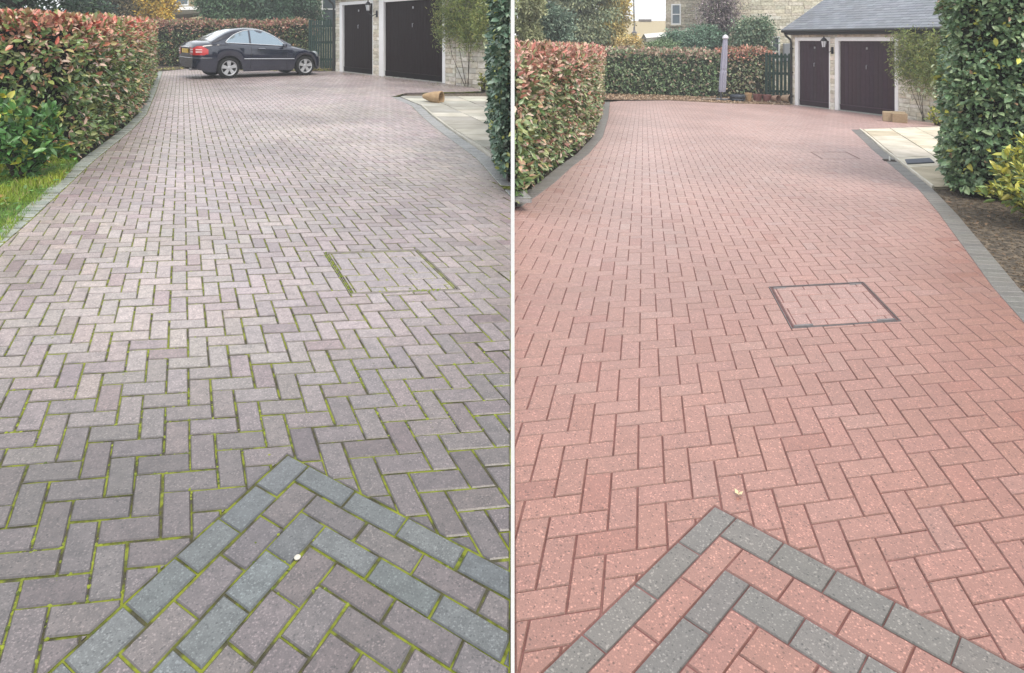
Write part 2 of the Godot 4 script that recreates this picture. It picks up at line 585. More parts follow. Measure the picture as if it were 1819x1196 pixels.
func manhole(s: Plane2, a: Vector2, b: Vector2, old: bool, label: String, big := true) -> void:
	var r := RandomNumberGenerator.new()
	r.seed = int(a.x * 10.0) + 5
	var root := thing("manhole_cover", s.v(a), label, "manhole cover")
	obj("tray_floor", sheet(s, rect(a, b), -0.0068), M.moss_bed if old else M.sand_bed, root)
	var fr := MB.new()
	var t := (0.075 if not old else 0.04) if big else 0.04
	var col := Color(0.2, 0.19, 0.19) if not old else Color(0.4, 0.36, 0.34)
	if not big: col = Color(0.5, 0.36, 0.33) if not old else Color(0.34, 0.31, 0.29)
	for lay in [[0.0, t, 0.0012], [t + 0.1, t + 0.14, -0.0008]]:
		var o0: float = lay[0]
		var o1: float = lay[1]
		var bars := [rect(a + Vector2(o0, o0), Vector2(b.x - o0, a.y + o1)), rect(Vector2(a.x + o0, b.y - o1), b - Vector2(o0, o0)), rect(Vector2(a.x + o0, a.y + o1), Vector2(a.x + o1, b.y - o1)), rect(Vector2(b.x - o1, a.y + o1), Vector2(b.x - o0, b.y - o1))]
		for q in bars: block(fr, s, q, 0.0001, 0.01, lay[2], 0.02, col)
	obj("steel_frame", fr.mesh(), M.galv, root)
	var ins := rect(a + Vector2(0.24, 0.24), b - Vector2(0.24, 0.24))
	var k := 0
	var off := Vector2(0.45, 0.3)
	for hb in herringbone(int(a.x) - 3, int(b.x) + 3, int(a.y) - 3, int(b.y) + 3):
		var sh := PackedVector2Array()
		for q in hb: sh.append(q + off)
		for q in Geometry2D.intersect_polygons(sh, ins):
			if area(q) < 0.12: continue
			var mb := MB.new()
			var c2 := jit(Color(0.47, 0.39, 0.40), r, 0.1) if old else jit(Color(0.60, 0.35, 0.305) if big else Color(0.78, 0.53, 0.485), r, 0.05)
			if block(mb, s, q, 0.08 if old else 0.05, 0.03, -0.001 + r.randf_range(-0.001, 0.001), 0.02, c2):
				fast("inset_block", k, mb.mesh(), M.block_old if old else M.block_new, root)
				k += 1
	if big and old:
		var ms := MB.new()
		for c in [[Vector2(a.x - 0.06, a.y), Vector2(a.x + 0.16, b.y)], [Vector2(lerpf(a.x, b.x, 0.52), a.y - 0.05), Vector2(lerpf(a.x, b.x, 0.86), a.y + 0.22)]]:
			var n := 34
			for w in n:
				if c[0].x > a.x + 1.0 and r.randf() < 0.45: continue
				var p := Vector2(r.randf_range(c[0].x, c[1].x), lerpf(c[0].y, c[1].y, (w + r.randf()) / n)) if c[1].y - c[0].y > 1.0 else Vector2(lerpf(c[0].x, c[1].x, (w + r.randf()) / n), r.randf_range(c[0].y, c[1].y))
				var z := r.randf_range(0.004, 0.009)
				ms.lathe(Transform3D(Basis().scaled(Vector3(z, z * 0.4, z * 1.8)), s.v(p, -0.001)), [Vector2(1.0, 0.0), Vector2(0.85, 0.5), Vector2(0.45, 0.9), Vector2(0.0, 1.0)], 7, Color(0.24, 0.28, 0.02).lerp(Color(0.13, 0.2, 0.02), r.randf()))
		obj("moss_line", ms.mesh(), M.moss, root, "stuff")
	if big and not old:
		for c in [[Vector2(a.x + 0.26, a.y + 0.26), Vector2(a.x + 1.5, a.y + 0.46)], [Vector2(b.x - 1.5, a.y + 0.26), Vector2(b.x - 0.26, a.y + 0.46)], [Vector2(a.x + 0.26, b.y - 0.44), Vector2(a.x + 1.2, b.y - 0.26)], [Vector2(b.x - 1.2, b.y - 0.44), Vector2(b.x - 0.26, b.y - 0.26)]]:
			var mb := MB.new()
			block(mb, s, rect(c[0], c[1]), 0.02, 0.02, 0.002, 0.02, col * 1.3)
			obj("lifting_slot", mb.mesh(), M.galv, root)

func patio(s: Plane2, called: String, label: String, corners: PackedVector2Array, e1: Vector2, e2: Vector2, o: Vector2, cols: Array, seed_: int, hgt: float) -> void:
	# flagstones on a grid of e1 by e2
	var r := RandomNumberGenerator.new()
	r.seed = seed_
	var root := Node3D.new()
	root.name = called
	add_child(root)
	root.position = s.v(o)
	tag(root, label, "", "", "structure")
	obj("joint_bed", sheet(s, corners, hgt - 0.011), M.soil, root)
	var n := 0
	for a in range(-3, 16):
		for b in range(-2, 12):
			var sh := e2 * 0.5 * float(posmod(b, 2)) * 0.0
			var q := o + e1 * float(a) + e2 * float(b) + sh
			var pl := PackedVector2Array([q, q + e1, q + e1 + e2, q + e2])
			if Geometry2D.is_polygon_clockwise(pl): pl.reverse()
			for g in Geometry2D.intersect_polygons(pl, corners):
				if area(g) < 1.0: continue
				var mb := MB.new()
				if block(mb, s, g, 0.2, 0.06, hgt + r.randf_range(-0.003, 0.003), 0.03, jit(cols[r.randi() % cols.size()], r, 0.08)):
					fast("flagstone", n, mb.mesh(), M.slab, root)
					n += 1

# ---------------------------------------------------------------- plants
func make_leaf() -> void:
	var mb := MB.new()
	var W := Color(1, 1, 1)
	var L := [Vector3(0, 0, 0), Vector3(-0.24, 0.3, 0.05), Vector3(-0.2, 0.68, 0.03), Vector3(0, 1, -0.1), Vector3(0.2, 0.68, 0.03), Vector3(0.24, 0.3, 0.05), Vector3(0, 0.32, -0.02), Vector3(0, 0.7, -0.04)]
	for t in [[0, 1, 6], [0, 6, 5], [1, 2, 7], [1, 7, 6], [6, 7, 4], [6, 4, 5], [2, 3, 7], [7, 3, 4]]:
		mb.face([L[t[0]], L[t[1]], L[t[2]]], W, Vector3(0, 0, 1))
	leaf_mesh = mb.mesh()
	var b := MB.new()
	b.face([Vector3(-0.035, 0, 0), Vector3(0.035, 0, 0), Vector3(0.02, 0.55, 0.08), Vector3(-0.02, 0.55, 0.08)], W, Vector3(0, 0, -1))
	b.face([Vector3(-0.02, 0.55, 0.08), Vector3(0.02, 0.55, 0.08), Vector3(0, 1, 0.3)], W, Vector3(0, 0, -1))
	blade_mesh = b.mesh()

func leaf_basis(dir: Vector3, nrm: Vector3, s: float, wide := 1.0) -> Basis:
	var y := dir.normalized()
	var x := y.cross(nrm).normalized()
	if x.length_squared() < 0.01: x = y.cross(Vector3(0.3, 0.5, 0.8)).normalized()
	var z := x.cross(y)
	return Basis(x * s * wide, y * s, z * s)

func rv(r: RandomNumberGenerator) -> Vector3:
	return Vector3(r.randf_range(-1, 1), r.randf_range(-1, 1), r.randf_range(-1, 1))

func pick(pal: Array, r: RandomNumberGenerator) -> Color:
	# pal: [[weight, colour], ...]
	var t := 0.0
	for p in pal: t += p[0]
	var x := r.randf() * t
	for p in pal:
		x -= p[0]
		if x <= 0.0:
			var k := r.randf_range(0.65, 1.6)
			var c: Color = p[1]
			return Color(minf(c.r * k, 1), minf(c.g * k, 1), minf(c.b * k, 1))
	return pal[0][1]

func hedge(s: Plane2, called: String, label: String, group: String, line: Array, thick: float, top: Array, density: float, size: float, pals: Callable, seed_: int, opts := {}) -> Node3D:
	# line: ground points (x, z) along the face that is seen; top: height of the crown above datum at each point; the hedge lies behind the line
	var r := RandomNumberGenerator.new()
	r.seed = seed_
	var xmin: float = opts.get("xmin", -999.0)
	var xmax: float = opts.get("xmax", 999.0)
	var wide: float = opts.get("wide", 1.0)
	var wob: float = opts.get("wob", 0.09)
	var p0 := s.at(line[0].x, line[0].y)
	var root := thing(called, p0, label, "hedge", group)
	var out := []
	for k in line.size():
		var d: Vector2 = (line[mini(k + 1, line.size() - 1)] - line[maxi(k - 1, 0)]).normalized()
		var nn := Vector2(-d.y, d.x)
		if opts.get("flip", false): nn = -nn
		out.append(Vector3(nn.x, 0, nn.y))
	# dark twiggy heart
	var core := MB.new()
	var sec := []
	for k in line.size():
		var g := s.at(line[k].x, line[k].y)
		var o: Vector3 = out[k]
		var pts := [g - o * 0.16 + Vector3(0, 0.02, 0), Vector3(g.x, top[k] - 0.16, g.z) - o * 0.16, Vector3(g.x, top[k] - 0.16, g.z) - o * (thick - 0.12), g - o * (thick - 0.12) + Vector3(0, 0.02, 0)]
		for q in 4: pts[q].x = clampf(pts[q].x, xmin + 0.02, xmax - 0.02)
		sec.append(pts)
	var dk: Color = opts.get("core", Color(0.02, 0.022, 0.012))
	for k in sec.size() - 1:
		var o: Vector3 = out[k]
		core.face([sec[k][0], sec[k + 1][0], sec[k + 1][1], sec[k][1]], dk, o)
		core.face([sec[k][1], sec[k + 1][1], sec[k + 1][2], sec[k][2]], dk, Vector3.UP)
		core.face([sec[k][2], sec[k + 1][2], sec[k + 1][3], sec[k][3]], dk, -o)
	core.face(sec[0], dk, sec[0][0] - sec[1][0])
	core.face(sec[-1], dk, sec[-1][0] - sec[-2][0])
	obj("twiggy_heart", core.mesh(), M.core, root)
	# stems at the foot
	var stems := MB.new()
	for k in line.size() - 1:
		var L: float = line[k].distance_to(line[k + 1])
		for q in int(L / 0.35) + 1:
			var f := r.randf()
			var xz: Vector2 = line[k].lerp(line[k + 1], f)
			var o: Vector3 = out[k]
			var b := s.at(xz.x, xz.y) - o * r.randf_range(0.1, 0.2)
			b.x = clampf(b.x, xmin + 0.02, xmax - 0.02)
			var t := b + Vector3(r.randf_range(-0.08, 0.08), 0.7, r.randf_range(-0.08, 0.08))
			t.x = clampf(t.x, xmin + 0.02, xmax - 0.02)
			stems.tube([b, b.lerp(t, 0.5) + rv(r) * 0.02, t], [0.014, 0.011, 0.007], 5, Color(0.06, 0.045, 0.035))
	obj("stems", stems.mesh(), M.bark, root)
	var buf := PackedFloat32Array()
	var foot: float = opts.get("foot", 0.03)
	for k in line.size() - 1:
		var L: float = line[k].distance_to(line[k + 1])
		var o0: Vector3 = out[k]
		var o1: Vector3 = out[k + 1]
		var hh: float = 0.5 * (top[k] + top[k + 1]) - s.gy(line[k].x, line[k].y)
		var along := Vector3(line[k + 1].x - line[k].x, 0, line[k + 1].y - line[k].y).normalized()
		var n_front := int(L * hh * density)
		var n_top := int(L * thick * density)
		var n_back := int(L * hh * density * 0.25)
		var n_end := int(thick * hh * density) if k == 0 or k == line.size() - 2 else 0
		for q in n_front + n_top + n_back + n_end:
			var f := r.randf()
			var depth := 0.0
			var hf := 0.0
			var o := o0.lerp(o1, f).normalized()
			var outv := o
			if q < n_front:
				hf = r.randf()
				depth = pow(r.randf(), 1.8) * 0.22
			elif q < n_front + n_top:
				depth = r.randf() * thick
				hf = 1.0 - pow(r.randf(), 2.0) * 0.12
				outv = Vector3.UP
			elif q < n_front + n_top + n_back:
				hf = r.randf()
				depth = thick - r.randf() * 0.15
				outv = -o
			else:
				var first := k == 0 and (line.size() > 2 or r.randf() < 0.5)
				f = r.randf_range(-0.02, 0.1 / maxf(L, 0.1)) if first else 1.0 - r.randf_range(-0.02, 0.1 / maxf(L, 0.1))
				hf = r.randf()
				depth = r.randf() * thick
				outv = -along if first else along
			var xz: Vector2 = line[k].lerp(line[k + 1], f)
			var gy := s.gy(xz.x, xz.y)
			var ty: float = lerpf(top[k], top[k + 1], f)
			var nz := noise.get_noise_3d(xz.x * 60.0, hf * hh * 60.0, xz.y * 60.0) * wob
			var nt := noise.get_noise_2d(xz.x * 90.0 + 500.0, xz.y * 90.0 + depth * 60.0) * wob * 1.2
			var y := lerpf(gy + foot, ty + nt, hf)
			var pos := Vector3(xz.x, y, xz.y) + o * (nz - depth)
			if hf > 0.9 and q < n_front: pos -= o * (hf - 0.9) * 0.8
			if hf < 0.1: pos -= o * (0.1 - hf) * 0.6
			if pos.x < xmin + 0.01 or pos.x > xmax - 0.01: continue
			var dir := outv * 0.55 + rv(r) * 0.8 + Vector3(0, 0.25 if hf > 0.75 else -0.15, 0)
			var nrm := outv * 0.7 + Vector3(0, 0.6, 0) + rv(r) * 0.7
			var sz := size * r.randf_range(0.55, 1.3)
			if opts.get("mix", false) and r.randf() < 0.18: sz *= 1.5
			if noise.get_noise_3d(xz.x * 120.0 + 900.0, y * 120.0, xz.y * 120.0) < -0.34 and r.randf() < 0.75: continue
			put(buf, leaf_basis(dir, nrm, sz, wide * r.randf_range(0.75, 1.2)), pos, pick(pals.call(hf, clampf((float(k) + f) / (line.size() - 1), 0, 1), depth, r), r))
	copies("leaves", leaf_mesh, opts.get("mat", M.leaf), buf, root)
	return root

func shrub(called: String, label: String, category: String, base: Vector3, radii: Vector3, n: int, size: float, pal: Array, seed_: int, opts := {}) -> Node3D:
	# a bush on several stems: shoots that fan out from the base, each with leaves along its upper part
	var r := RandomNumberGenerator.new()
	r.seed = seed_
	var root := thing(called, base, label, category)
	var stems := MB.new()
	var buf := PackedFloat32Array()
	var shoots: int = opts.get("shoots", 40)
	var wide: float = opts.get("wide", 1.0)
	var xmin: float = opts.get("xmin", -999.0)
	for k in shoots:
		var a := r.randf() * TAU
		var up := r.randf_range(0.25, 1.0)
		var tip := base + Vector3(cos(a) * radii.x * sqrt(1.0 - up * up * 0.75) * r.randf_range(0.5, 1.0), radii.y * up * r.randf_range(0.9, 1.05), sin(a) * radii.z * sqrt(1.0 - up * up * 0.75) * r.randf_range(0.5, 1.0))
		var b := base + Vector3(cos(a), 0, sin(a)) * r.randf_range(0.0, 0.08)
		var mid := b.lerp(tip, 0.55) + Vector3(0, radii.y * 0.08, 0)
		stems.tube([b, mid, tip], [0.012, 0.008, 0.003], 4, opts.get("stem", Color(0.06, 0.05, 0.03)))
		for q in n / shoots:
			var t := pow(r.randf(), 0.6)
			var pos := b.lerp(mid, t * 2.0) if t < 0.5 else mid.lerp(tip, t * 2.0 - 1.0)
			var dir := (tip - b).normalized() * 0.6 + rv(r) * 0.9
			pos += rv(r) * size * 0.35
			if pos.x < xmin: continue
			put(buf, leaf_basis(dir, Vector3(0, 0.8, 0) + rv(r) * 0.6, size * r.randf_range(0.6, 1.2), wide), pos, pick(pal, r))
	obj("stems", stems.mesh(), M.bark, root)
	copies("leaves", leaf_mesh, opts.get("mat", M.leaf), buf, root)
	return root

func tree(called: String, label: String, category: String, base: Vector3, height: float, crown: Vector3, crown_y: float, clumps: int, per: int, size: float, pal: Array, seed_: int, opts := {}) -> Node3D:
	var r := RandomNumberGenerator.new()
	r.seed = seed_
	var root := thing(called, base, label, category, opts.get("group", ""))
	var tr := MB.new()
	var bark: Color = opts.get("bark", Color(0.07, 0.055, 0.045))
	var rad: float = opts.get("trunk", 0.16)
	var top := base + Vector3(r.randf_range(-0.2, 0.2), height * 0.85, r.randf_range(-0.2, 0.2))
	var pts := []
	var rr := []
	for k in 7:
		var t := k / 6.0
		pts.append(base.lerp(top, t) + Vector3(sin(t * 5.0 + seed_), 0, cos(t * 4.0 + seed_)) * 0.06)
		rr.append(rad * (1.0 - 0.8 * t))
	tr.tube(pts, rr, 8, bark)
	var buf := PackedFloat32Array()
	var xmin: float = opts.get("xmin", -999.0)
	var xmax: float = opts.get("xmax", 999.0)
	var spread: float = opts.get("spread", 0.3)
	var cen := base + Vector3(0, crown_y, 0)
	for k in clumps:
		var d := rv(r).normalized() * pow(r.randf(), 0.45)
		var cc := cen + Vector3(d.x * crown.x, d.y * crown.y, d.z * crown.z)
		if opts.get("cone", false):
			var f := clampf((cc.y - cen.y + crown.y) / (2.0 * crown.y), 0, 1)
			cc = Vector3(lerpf(cc.x, cen.x, f * 0.75), cc.y, lerpf(cc.z, cen.z, f * 0.75))
		if cc.x < xmin + 0.15 or cc.x > xmax - 0.15: continue
		if k % 3 == 0 or opts.get("bare", false):
			var st: Vector3 = pts[clampi(int((cc.y - base.y) / height * 5.0), 1, 5)]
			var md := st.lerp(cc, 0.5) + Vector3(0, 0.15, 0)
			tr.tube([st, md, cc], [rad * 0.3, rad * 0.17, rad * 0.05], 5, bark, false)
			if opts.get("bare", false):
				for q in 5:
					var e := cc + rv(r) * crown.x * 0.45 + Vector3(0, 0.2, 0)
					if e.x < xmin or e.x > xmax: continue
					tr.tube([md.lerp(cc, r.randf()), e.lerp(cc, 0.4) + rv(r) * 0.1, e], [rad * 0.07, rad * 0.05, rad * 0.025], 4, bark, false)
		var tone := r.randf_range(0.7, 1.3)
		for q in per:
			var g := rv(r)
			var pos := cc + g * (spread * r.randf_range(0.4, 1.2)) * Vector3(1, opts.get("flat", 0.7), 1)
			if pos.x < xmin or pos.x > xmax: continue
			var c := pick(pal, r)
			c = Color(minf(c.r * tone, 1), minf(c.g * tone, 1), minf(c.b * tone, 1))
			put(buf, leaf_basis(g * 0.6 + Vector3(0, opts.get("droop", -0.2), 0) + rv(r) * 0.5, Vector3(0, 0.7, 0) + rv(r) * 0.8, size * r.randf_range(0.6, 1.3), opts.get("wide", 1.0)), pos, c)
	obj("trunk", tr.mesh(), M.bark, root)
	if buf.size(): copies("crown", leaf_mesh, opts.get("mat", M.matt_leaf), buf, root)
	return root

# ---------------------------------------------------------------- buildings
func wall_frame(p: Vector3, dir: Vector2) -> Transform3D:
	# x along the wall, y up, z out of it, towards the viewer
	var x := Vector3(dir.x, 0, dir.y).normalized()
	var z := x.cross(Vector3.UP).normalized()
	return Transform3D(Basis(x, Vector3.UP, z), p)

func stones(parent: Node3D, xf: Transform3D, u0: float, u1: float, y0: float, y1: float, holes: Array, course: float, length: float, cols: Array, r: RandomNumberGenerator, start: int) -> int:
	var k := start
	var rest := MB.new()
	var y := y0
	while y < y1 - 0.02:
		var h := minf(course * r.randf_range(0.75, 1.2), y1 - y)
		if y1 - y - h < 0.04: h = y1 - y
		var u := u0
		while u < u1 - 0.01:
			var l := minf(length * r.randf_range(0.55, 1.5), u1 - u)
			if u1 - u - l < length * 0.35: l = u1 - u
			var lo := u
			var hi := u + l
			var skip := false
			for hole in holes:
				if y + h > hole.position.y + 0.015 and y < hole.end.y - 0.015 and hi > hole.position.x and lo < hole.end.x:
					if lo < hole.position.x - 0.03: hi = hole.position.x
					elif hi > hole.end.x + 0.03: lo = hole.end.x
					else: skip = true
			if not skip and hi - lo > 0.02:
				var proud := r.randf_range(0.0, 0.014)
				var tone: Color = jit(cols[r.randi() % cols.size()], r, 0.12)
				var mb := MB.new() if k < 300 else rest
				mb.box(xf * Transform3D(Basis(), Vector3((lo + hi) * 0.5, y + h * 0.5, 0.0 + proud * 0.5)), Vector3(hi - lo - 0.009, h - 0.009, 0.05 + proud), tone, 0.008)
				if k < 300:
					fast("stone", k, mb.mesh(), M.stone, parent)
				k += 1
			u += l
		y += h
	if rest.v.size(): obj("upper_stones", rest.mesh(), M.stone, parent, "stuff")
	return k

func window(parent: Node3D, xf: Transform3D, u: float, y: float, w: float, h: float, rails: Array, glass: Color) -> void:
	var fr := MB.new()
	var t := 0.07
	for q in [[u + t * 0.5, y + h * 0.5, t, h], [u + w - t * 0.5, y + h * 0.5, t, h]]:
		fr.box(xf * Transform3D(Basis(), Vector3(q[0], q[1], 0.03)), Vector3(q[2], q[3], 0.07), Color(1, 1, 1), 0.006)
	for q in [y + t * 0.5, y + h - t * 0.5]:
		fr.box(xf * Transform3D(Basis(), Vector3(u + w * 0.5, q, 0.03)), Vector3(w - 2 * t, t, 0.066), Color(1, 1, 1), 0.006)
	for q in rails:
		fr.box(xf * Transform3D(Basis(), Vector3(u + w * 0.5, y + h * q, 0.025)), Vector3(w - 2 * t, 0.05, 0.05), Color(1, 1, 1), 0.005)
	var f := obj("window", fr.mesh(), M.white, parent)
	var p := MB.new()
	p.box(xf * Transform3D(Basis(), Vector3(u + w * 0.5, y + h * 0.5, 0.005)), Vector3(w - 0.1, h - 0.1, 0.01), glass)
	obj("pane", p.mesh(), M.pane, f)
	var sl := MB.new()
	sl.box(xf * Transform3D(Basis(), Vector3(u + w * 0.5, y - 0.045, 0.05)), Vector3(w + 0.16, 0.085, 0.13), Color(0.6, 0.57, 0.5), 0.01)
	obj("sill", sl.mesh(), M.stone, parent)

func lantern(xf: Transform3D, u: float, y: float, label: String, lean := -0.16) -> void:
	# coach lantern hung from a scrolled wall bracket
	var at := xf * Vector3(u, y, 0.03)
	var root := thing("coach_lantern", at, label, "wall lantern", "coach lanterns on the garage piers")
	var blk := Color(0.015, 0.015, 0.017)
	var b := MB.new()
	b.box(xf * Transform3D(Basis(), Vector3(u, y, 0.045)), Vector3(0.09, 0.22, 0.03), blk, 0.01)
	b.tube([xf * Vector3(u, y, 0.06), xf * Vector3(u + lean * 0.5, y - 0.07, 0.14), xf * Vector3(u + lean, y + 0.02, 0.22), xf * Vector3(u + lean, y + 0.1, 0.24)], [0.016, 0.014, 0.013, 0.013], 7, blk)
	obj("bracket", b.mesh(), M.plastic, root)
	var c := xf * Transform3D(Basis(), Vector3(u + lean, y + 0.1, 0.24))
	var g := MB.new()
	g.lathe(c, [Vector2(0.05, 0.0), Vector2(0.085, 0.2), Vector2(0.085, 0.2)], 6, Color(0.75, 0.77, 0.8))
	obj("glass", g.mesh(), M.lens, root)
	var h := MB.new()
	h.lathe(c, [Vector2(0.0, -0.05), Vector2(0.03, -0.03), Vector2(0.058, 0.0), Vector2(0.05, 0.012)], 6, blk)
	h.lathe(c, [Vector2(0.1, 0.195), Vector2(0.11, 0.215), Vector2(0.07, 0.27), Vector2(0.02, 0.31), Vector2(0.015, 0.35), Vector2(0.0, 0.36)], 6, blk)
	for q in 6:
		var a := TAU * q / 6.0
		h.tube([c * Vector3(cos(a) * 0.052, 0, sin(a) * 0.052), c * Vector3(cos(a) * 0.088, 0.2, sin(a) * 0.088)], [0.007, 0.007], 4, blk)
	obj("cage", h.mesh(), M.plastic, root)

func garage(s: Plane2, label: String, p0: Vector2, dir: Vector2, length: float, doors: Array, y_door: float, y_frame: float, y_eave: float, wall_cols: Array, door_col: Color, slate_cols: Array, pitch: float, seed_: int, mort: Color, pipe_u: float, stuff_roof := false, back := 5.5) -> Transform3D:
	# doors: [frame left, opening left, opening right, frame right]
	var r := RandomNumberGenerator.new()
	r.seed = seed_
	var base := s.at(p0.x, p0.y)
	var xf := wall_frame(Vector3(p0.x, 0, p0.y), dir)
	var root := thing("garage", base, label, "garage")
	var g := func(u: float) -> float:
		var q := xf * Vector3(u, 0, 0)
		return s.gy(q.x, q.z)
	var holes := []
	for d in doors: holes.append(Rect2(d[0], -3.0, d[3] - d[0], y_frame + 3.0))
	# wall behind the facing stones, in pieces round the openings
	var wl := MB.new()
	var edges := [0.0]
	for d in doors:
		edges.append(d[0]); edges.append(d[3])
	edges.append(length)
	for k in range(0, edges.size(), 2):
		var w: float = edges[k + 1] - edges[k]
		var lo: float = minf(g.call(edges[k]), g.call(edges[k + 1])) - 0.2
		wl.box(xf * Transform3D(Basis(), Vector3((edges[k] + edges[k + 1]) * 0.5, (lo + y_frame) * 0.5, -0.1)), Vector3(w, y_frame - lo, 0.2), mort)
	wl.box(xf * Transform3D(Basis(), Vector3(length * 0.5, (y_frame + y_eave) * 0.5 + 0.002, -0.1)), Vector3(length, y_eave - y_frame, 0.2), mort)
	for u: float in [0.1, length - 0.1]:
		var pk := y_eave + (back * 0.5) * pitch - 0.1
		var q := []
		for sx in [-0.1, 0.1]:
			q.append([xf * Vector3(u + sx, -1.2, -0.2), xf * Vector3(u + sx, y_eave, -0.2), xf * Vector3(u + sx, pk, -back * 0.5), xf * Vector3(u + sx, y_eave, -back), xf * Vector3(u + sx, -1.2, -back)])
		wl.face(q[0], mort, -xf.basis.x); wl.face(q[1], mort, xf.basis.x)
	wl.box(xf * Transform3D(Basis(), Vector3(length * 0.5, (y_eave - 1.2) * 0.5, -back + 0.1)), Vector3(length - 0.4, y_eave + 1.2, 0.2), mort)
	obj("wall", wl.mesh(), M.mortar, root)
	var n := 0
	for k in range(0, edges.size(), 2):
		var lo: float = minf(g.call(edges[k]), g.call(edges[k + 1])) - 0.05
		n = stones(root, xf, edges[k] + 0.002, edges[k + 1] - 0.002, lo, y_frame, [], 0.125, 0.27, wall_cols, r, n)
	n = stones(root, xf, 0.002, length - 0.002, y_frame + 0.004, y_eave, [], 0.125, 0.3, wall_cols, r, n)
	# gable end stones towards the gate
	# doors
	for d in doors:
		var lo: float = minf(g.call(d[0]), g.call(d[3]))
		var fr := MB.new()
		for q in [[d[0], d[1]], [d[2], d[3]]]:
			if q[1] - q[0] > 0.01:
				var l2: float = minf(g.call(q[0]), g.call(q[1])) + 0.005
				fr.box(xf * Transform3D(Basis(), Vector3((q[0] + q[1]) * 0.5, (l2 + y_frame) * 0.5, -0.02)), Vector3(q[1] - q[0], y_frame - l2, 0.09), Color(1, 1, 1), 0.006)
		fr.box(xf * Transform3D(Basis(), Vector3((d[1] + d[2]) * 0.5, (y_door + y_frame) * 0.5, -0.02)), Vector3(d[2] - d[1] - 0.002, y_frame - y_door, 0.085), Color(1, 1, 1), 0.006)
		obj("door_frame", fr.mesh(), M.white, root)
		var w: float = d[2] - d[1]
		var dr := MB.new()
		dr.box(xf * Transform3D(Basis(), Vector3((d[1] + d[2]) * 0.5, (lo + y_door) * 0.5 + 0.02, -0.1)), Vector3(w - 0.01, y_door - lo - 0.02, 0.03), door_col * 0.8)
		var door := obj("garage_door", dr.mesh(), M.door, root)
		var np := int(round(w / 0.145))
		for k in np:
			var u0: float = d[1] + w * k / np
			var u1: float = d[1] + w * (k + 1) / np
			var mb := MB.new()
			mb.box(xf * Transform3D(Basis(), Vector3((u0 + u1) * 0.5, (g.call(u0) + 0.2 + y_door - 0.02) * 0.5, -0.075)), Vector3(u1 - u0 - 0.005, y_door - 0.02 - g.call(u0) - 0.2, 0.024), jit(door_col, r, 0.05), 0.004)
			obj("plank", mb.mesh(), M.door, door)
		var rail := MB.new()
		for k in 8:
			var u0: float = d[1] + w * k / 8.0
			var u1: float = d[1] + w * (k + 1) / 8.0
			rail.box(xf * Transform3D(Basis(), Vector3((u0 + u1) * 0.5, g.call((u0 + u1) * 0.5) + 0.11, -0.06)), Vector3(u1 - u0, 0.15, 0.03), door_col * 0.9, 0.003)
			rail.box(xf * Transform3D(Basis(), Vector3((u0 + u1) * 0.5, g.call((u0 + u1) * 0.5) + 0.19, -0.05)), Vector3(u1 - u0, 0.012, 0.05), door_col * 2.2)
		obj("bottom_rail", rail.mesh(), M.door, door)
		var th := MB.new()
		for k in 8:
			var u0: float = d[1] + w * k / 8.0
			var u1: float = d[1] + w * (k + 1) / 8.0
			th.box(xf * Transform3D(Basis(), Vector3((u0 + u1) * 0.5, g.call((u0 + u1) * 0.5) + 0.008, -0.03)), Vector3(u1 - u0, 0.03, 0.08), Color(0.5, 0.5, 0.48))
		obj("threshold", th.mesh(), M.mortar, root)
		var hn := MB.new()
		var uc: float = (d[1] + d[2]) * 0.5
		hn.box(xf * Transform3D(Basis(), Vector3(uc, y_door - 0.22, -0.05)), Vector3(0.05, 0.07, 0.03), Color(0.5, 0.5, 0.52), 0.006)
		hn.tube([xf * Vector3(uc, y_door - 0.72, -0.055), xf * Vector3(uc, y_door - 0.72, -0.02), xf * Vector3(uc, y_door - 0.84, -0.02)], [0.012, 0.012, 0.01], 6, Color(0.4, 0.4, 0.42))
		obj("handle", hn.mesh(), M.metal, door)
	# gutter, fascia, downpipe
	var fa := MB.new()
	fa.box(xf * Transform3D(Basis(), Vector3(length * 0.5, y_eave + 0.04, 0.1)), Vector3(length + 0.24, 0.16, 0.2), Color(0.03, 0.03, 0.035), 0.006)
	obj("fascia", fa.mesh(), M.plastic, root)
	var gu := MB.new()
	gu.tube([xf * Vector3(-0.14, y_eave + 0.09, 0.26), xf * Vector3(length + 0.14, y_eave + 0.09, 0.26)], [0.058, 0.058], 10, Color(0.02, 0.02, 0.022))
	obj("gutter", gu.mesh(), M.plastic, root)
	var dp := MB.new()
	var gl: float = g.call(pipe_u)
	dp.tube([xf * Vector3(pipe_u - 0.06, y_eave + 0.04, 0.26), xf * Vector3(pipe_u - 0.04, y_eave - 0.06, 0.22), xf * Vector3(pipe_u + 0.04, y_eave - 0.2, 0.1), xf * Vector3(pipe_u + 0.05, y_eave - 0.32, 0.08), xf * Vector3(pipe_u + 0.05, gl + 0.04, 0.08)], [0.036, 0.036, 0.036, 0.036, 0.036], 10, Color(0.02, 0.02, 0.022))
	for q in 3:
		dp.box(xf * Transform3D(Basis(), Vector3(pipe_u + 0.05, lerpf(gl + 0.3, y_eave - 0.5, q / 2.0), 0.05)), Vector3(0.1, 0.04, 0.1), Color(0.02, 0.02, 0.022), 0.004)
	obj("downpipe", dp.mesh(), M.plastic, root)
	# roof: battens under courses of slates, front and back slopes
	var ra := MB.new()
	var run := back * 0.5 + 0.3
	var rise := run * pitch
	var e0 := Vector3(-0.18, y_eave + 0.1, 0.28)
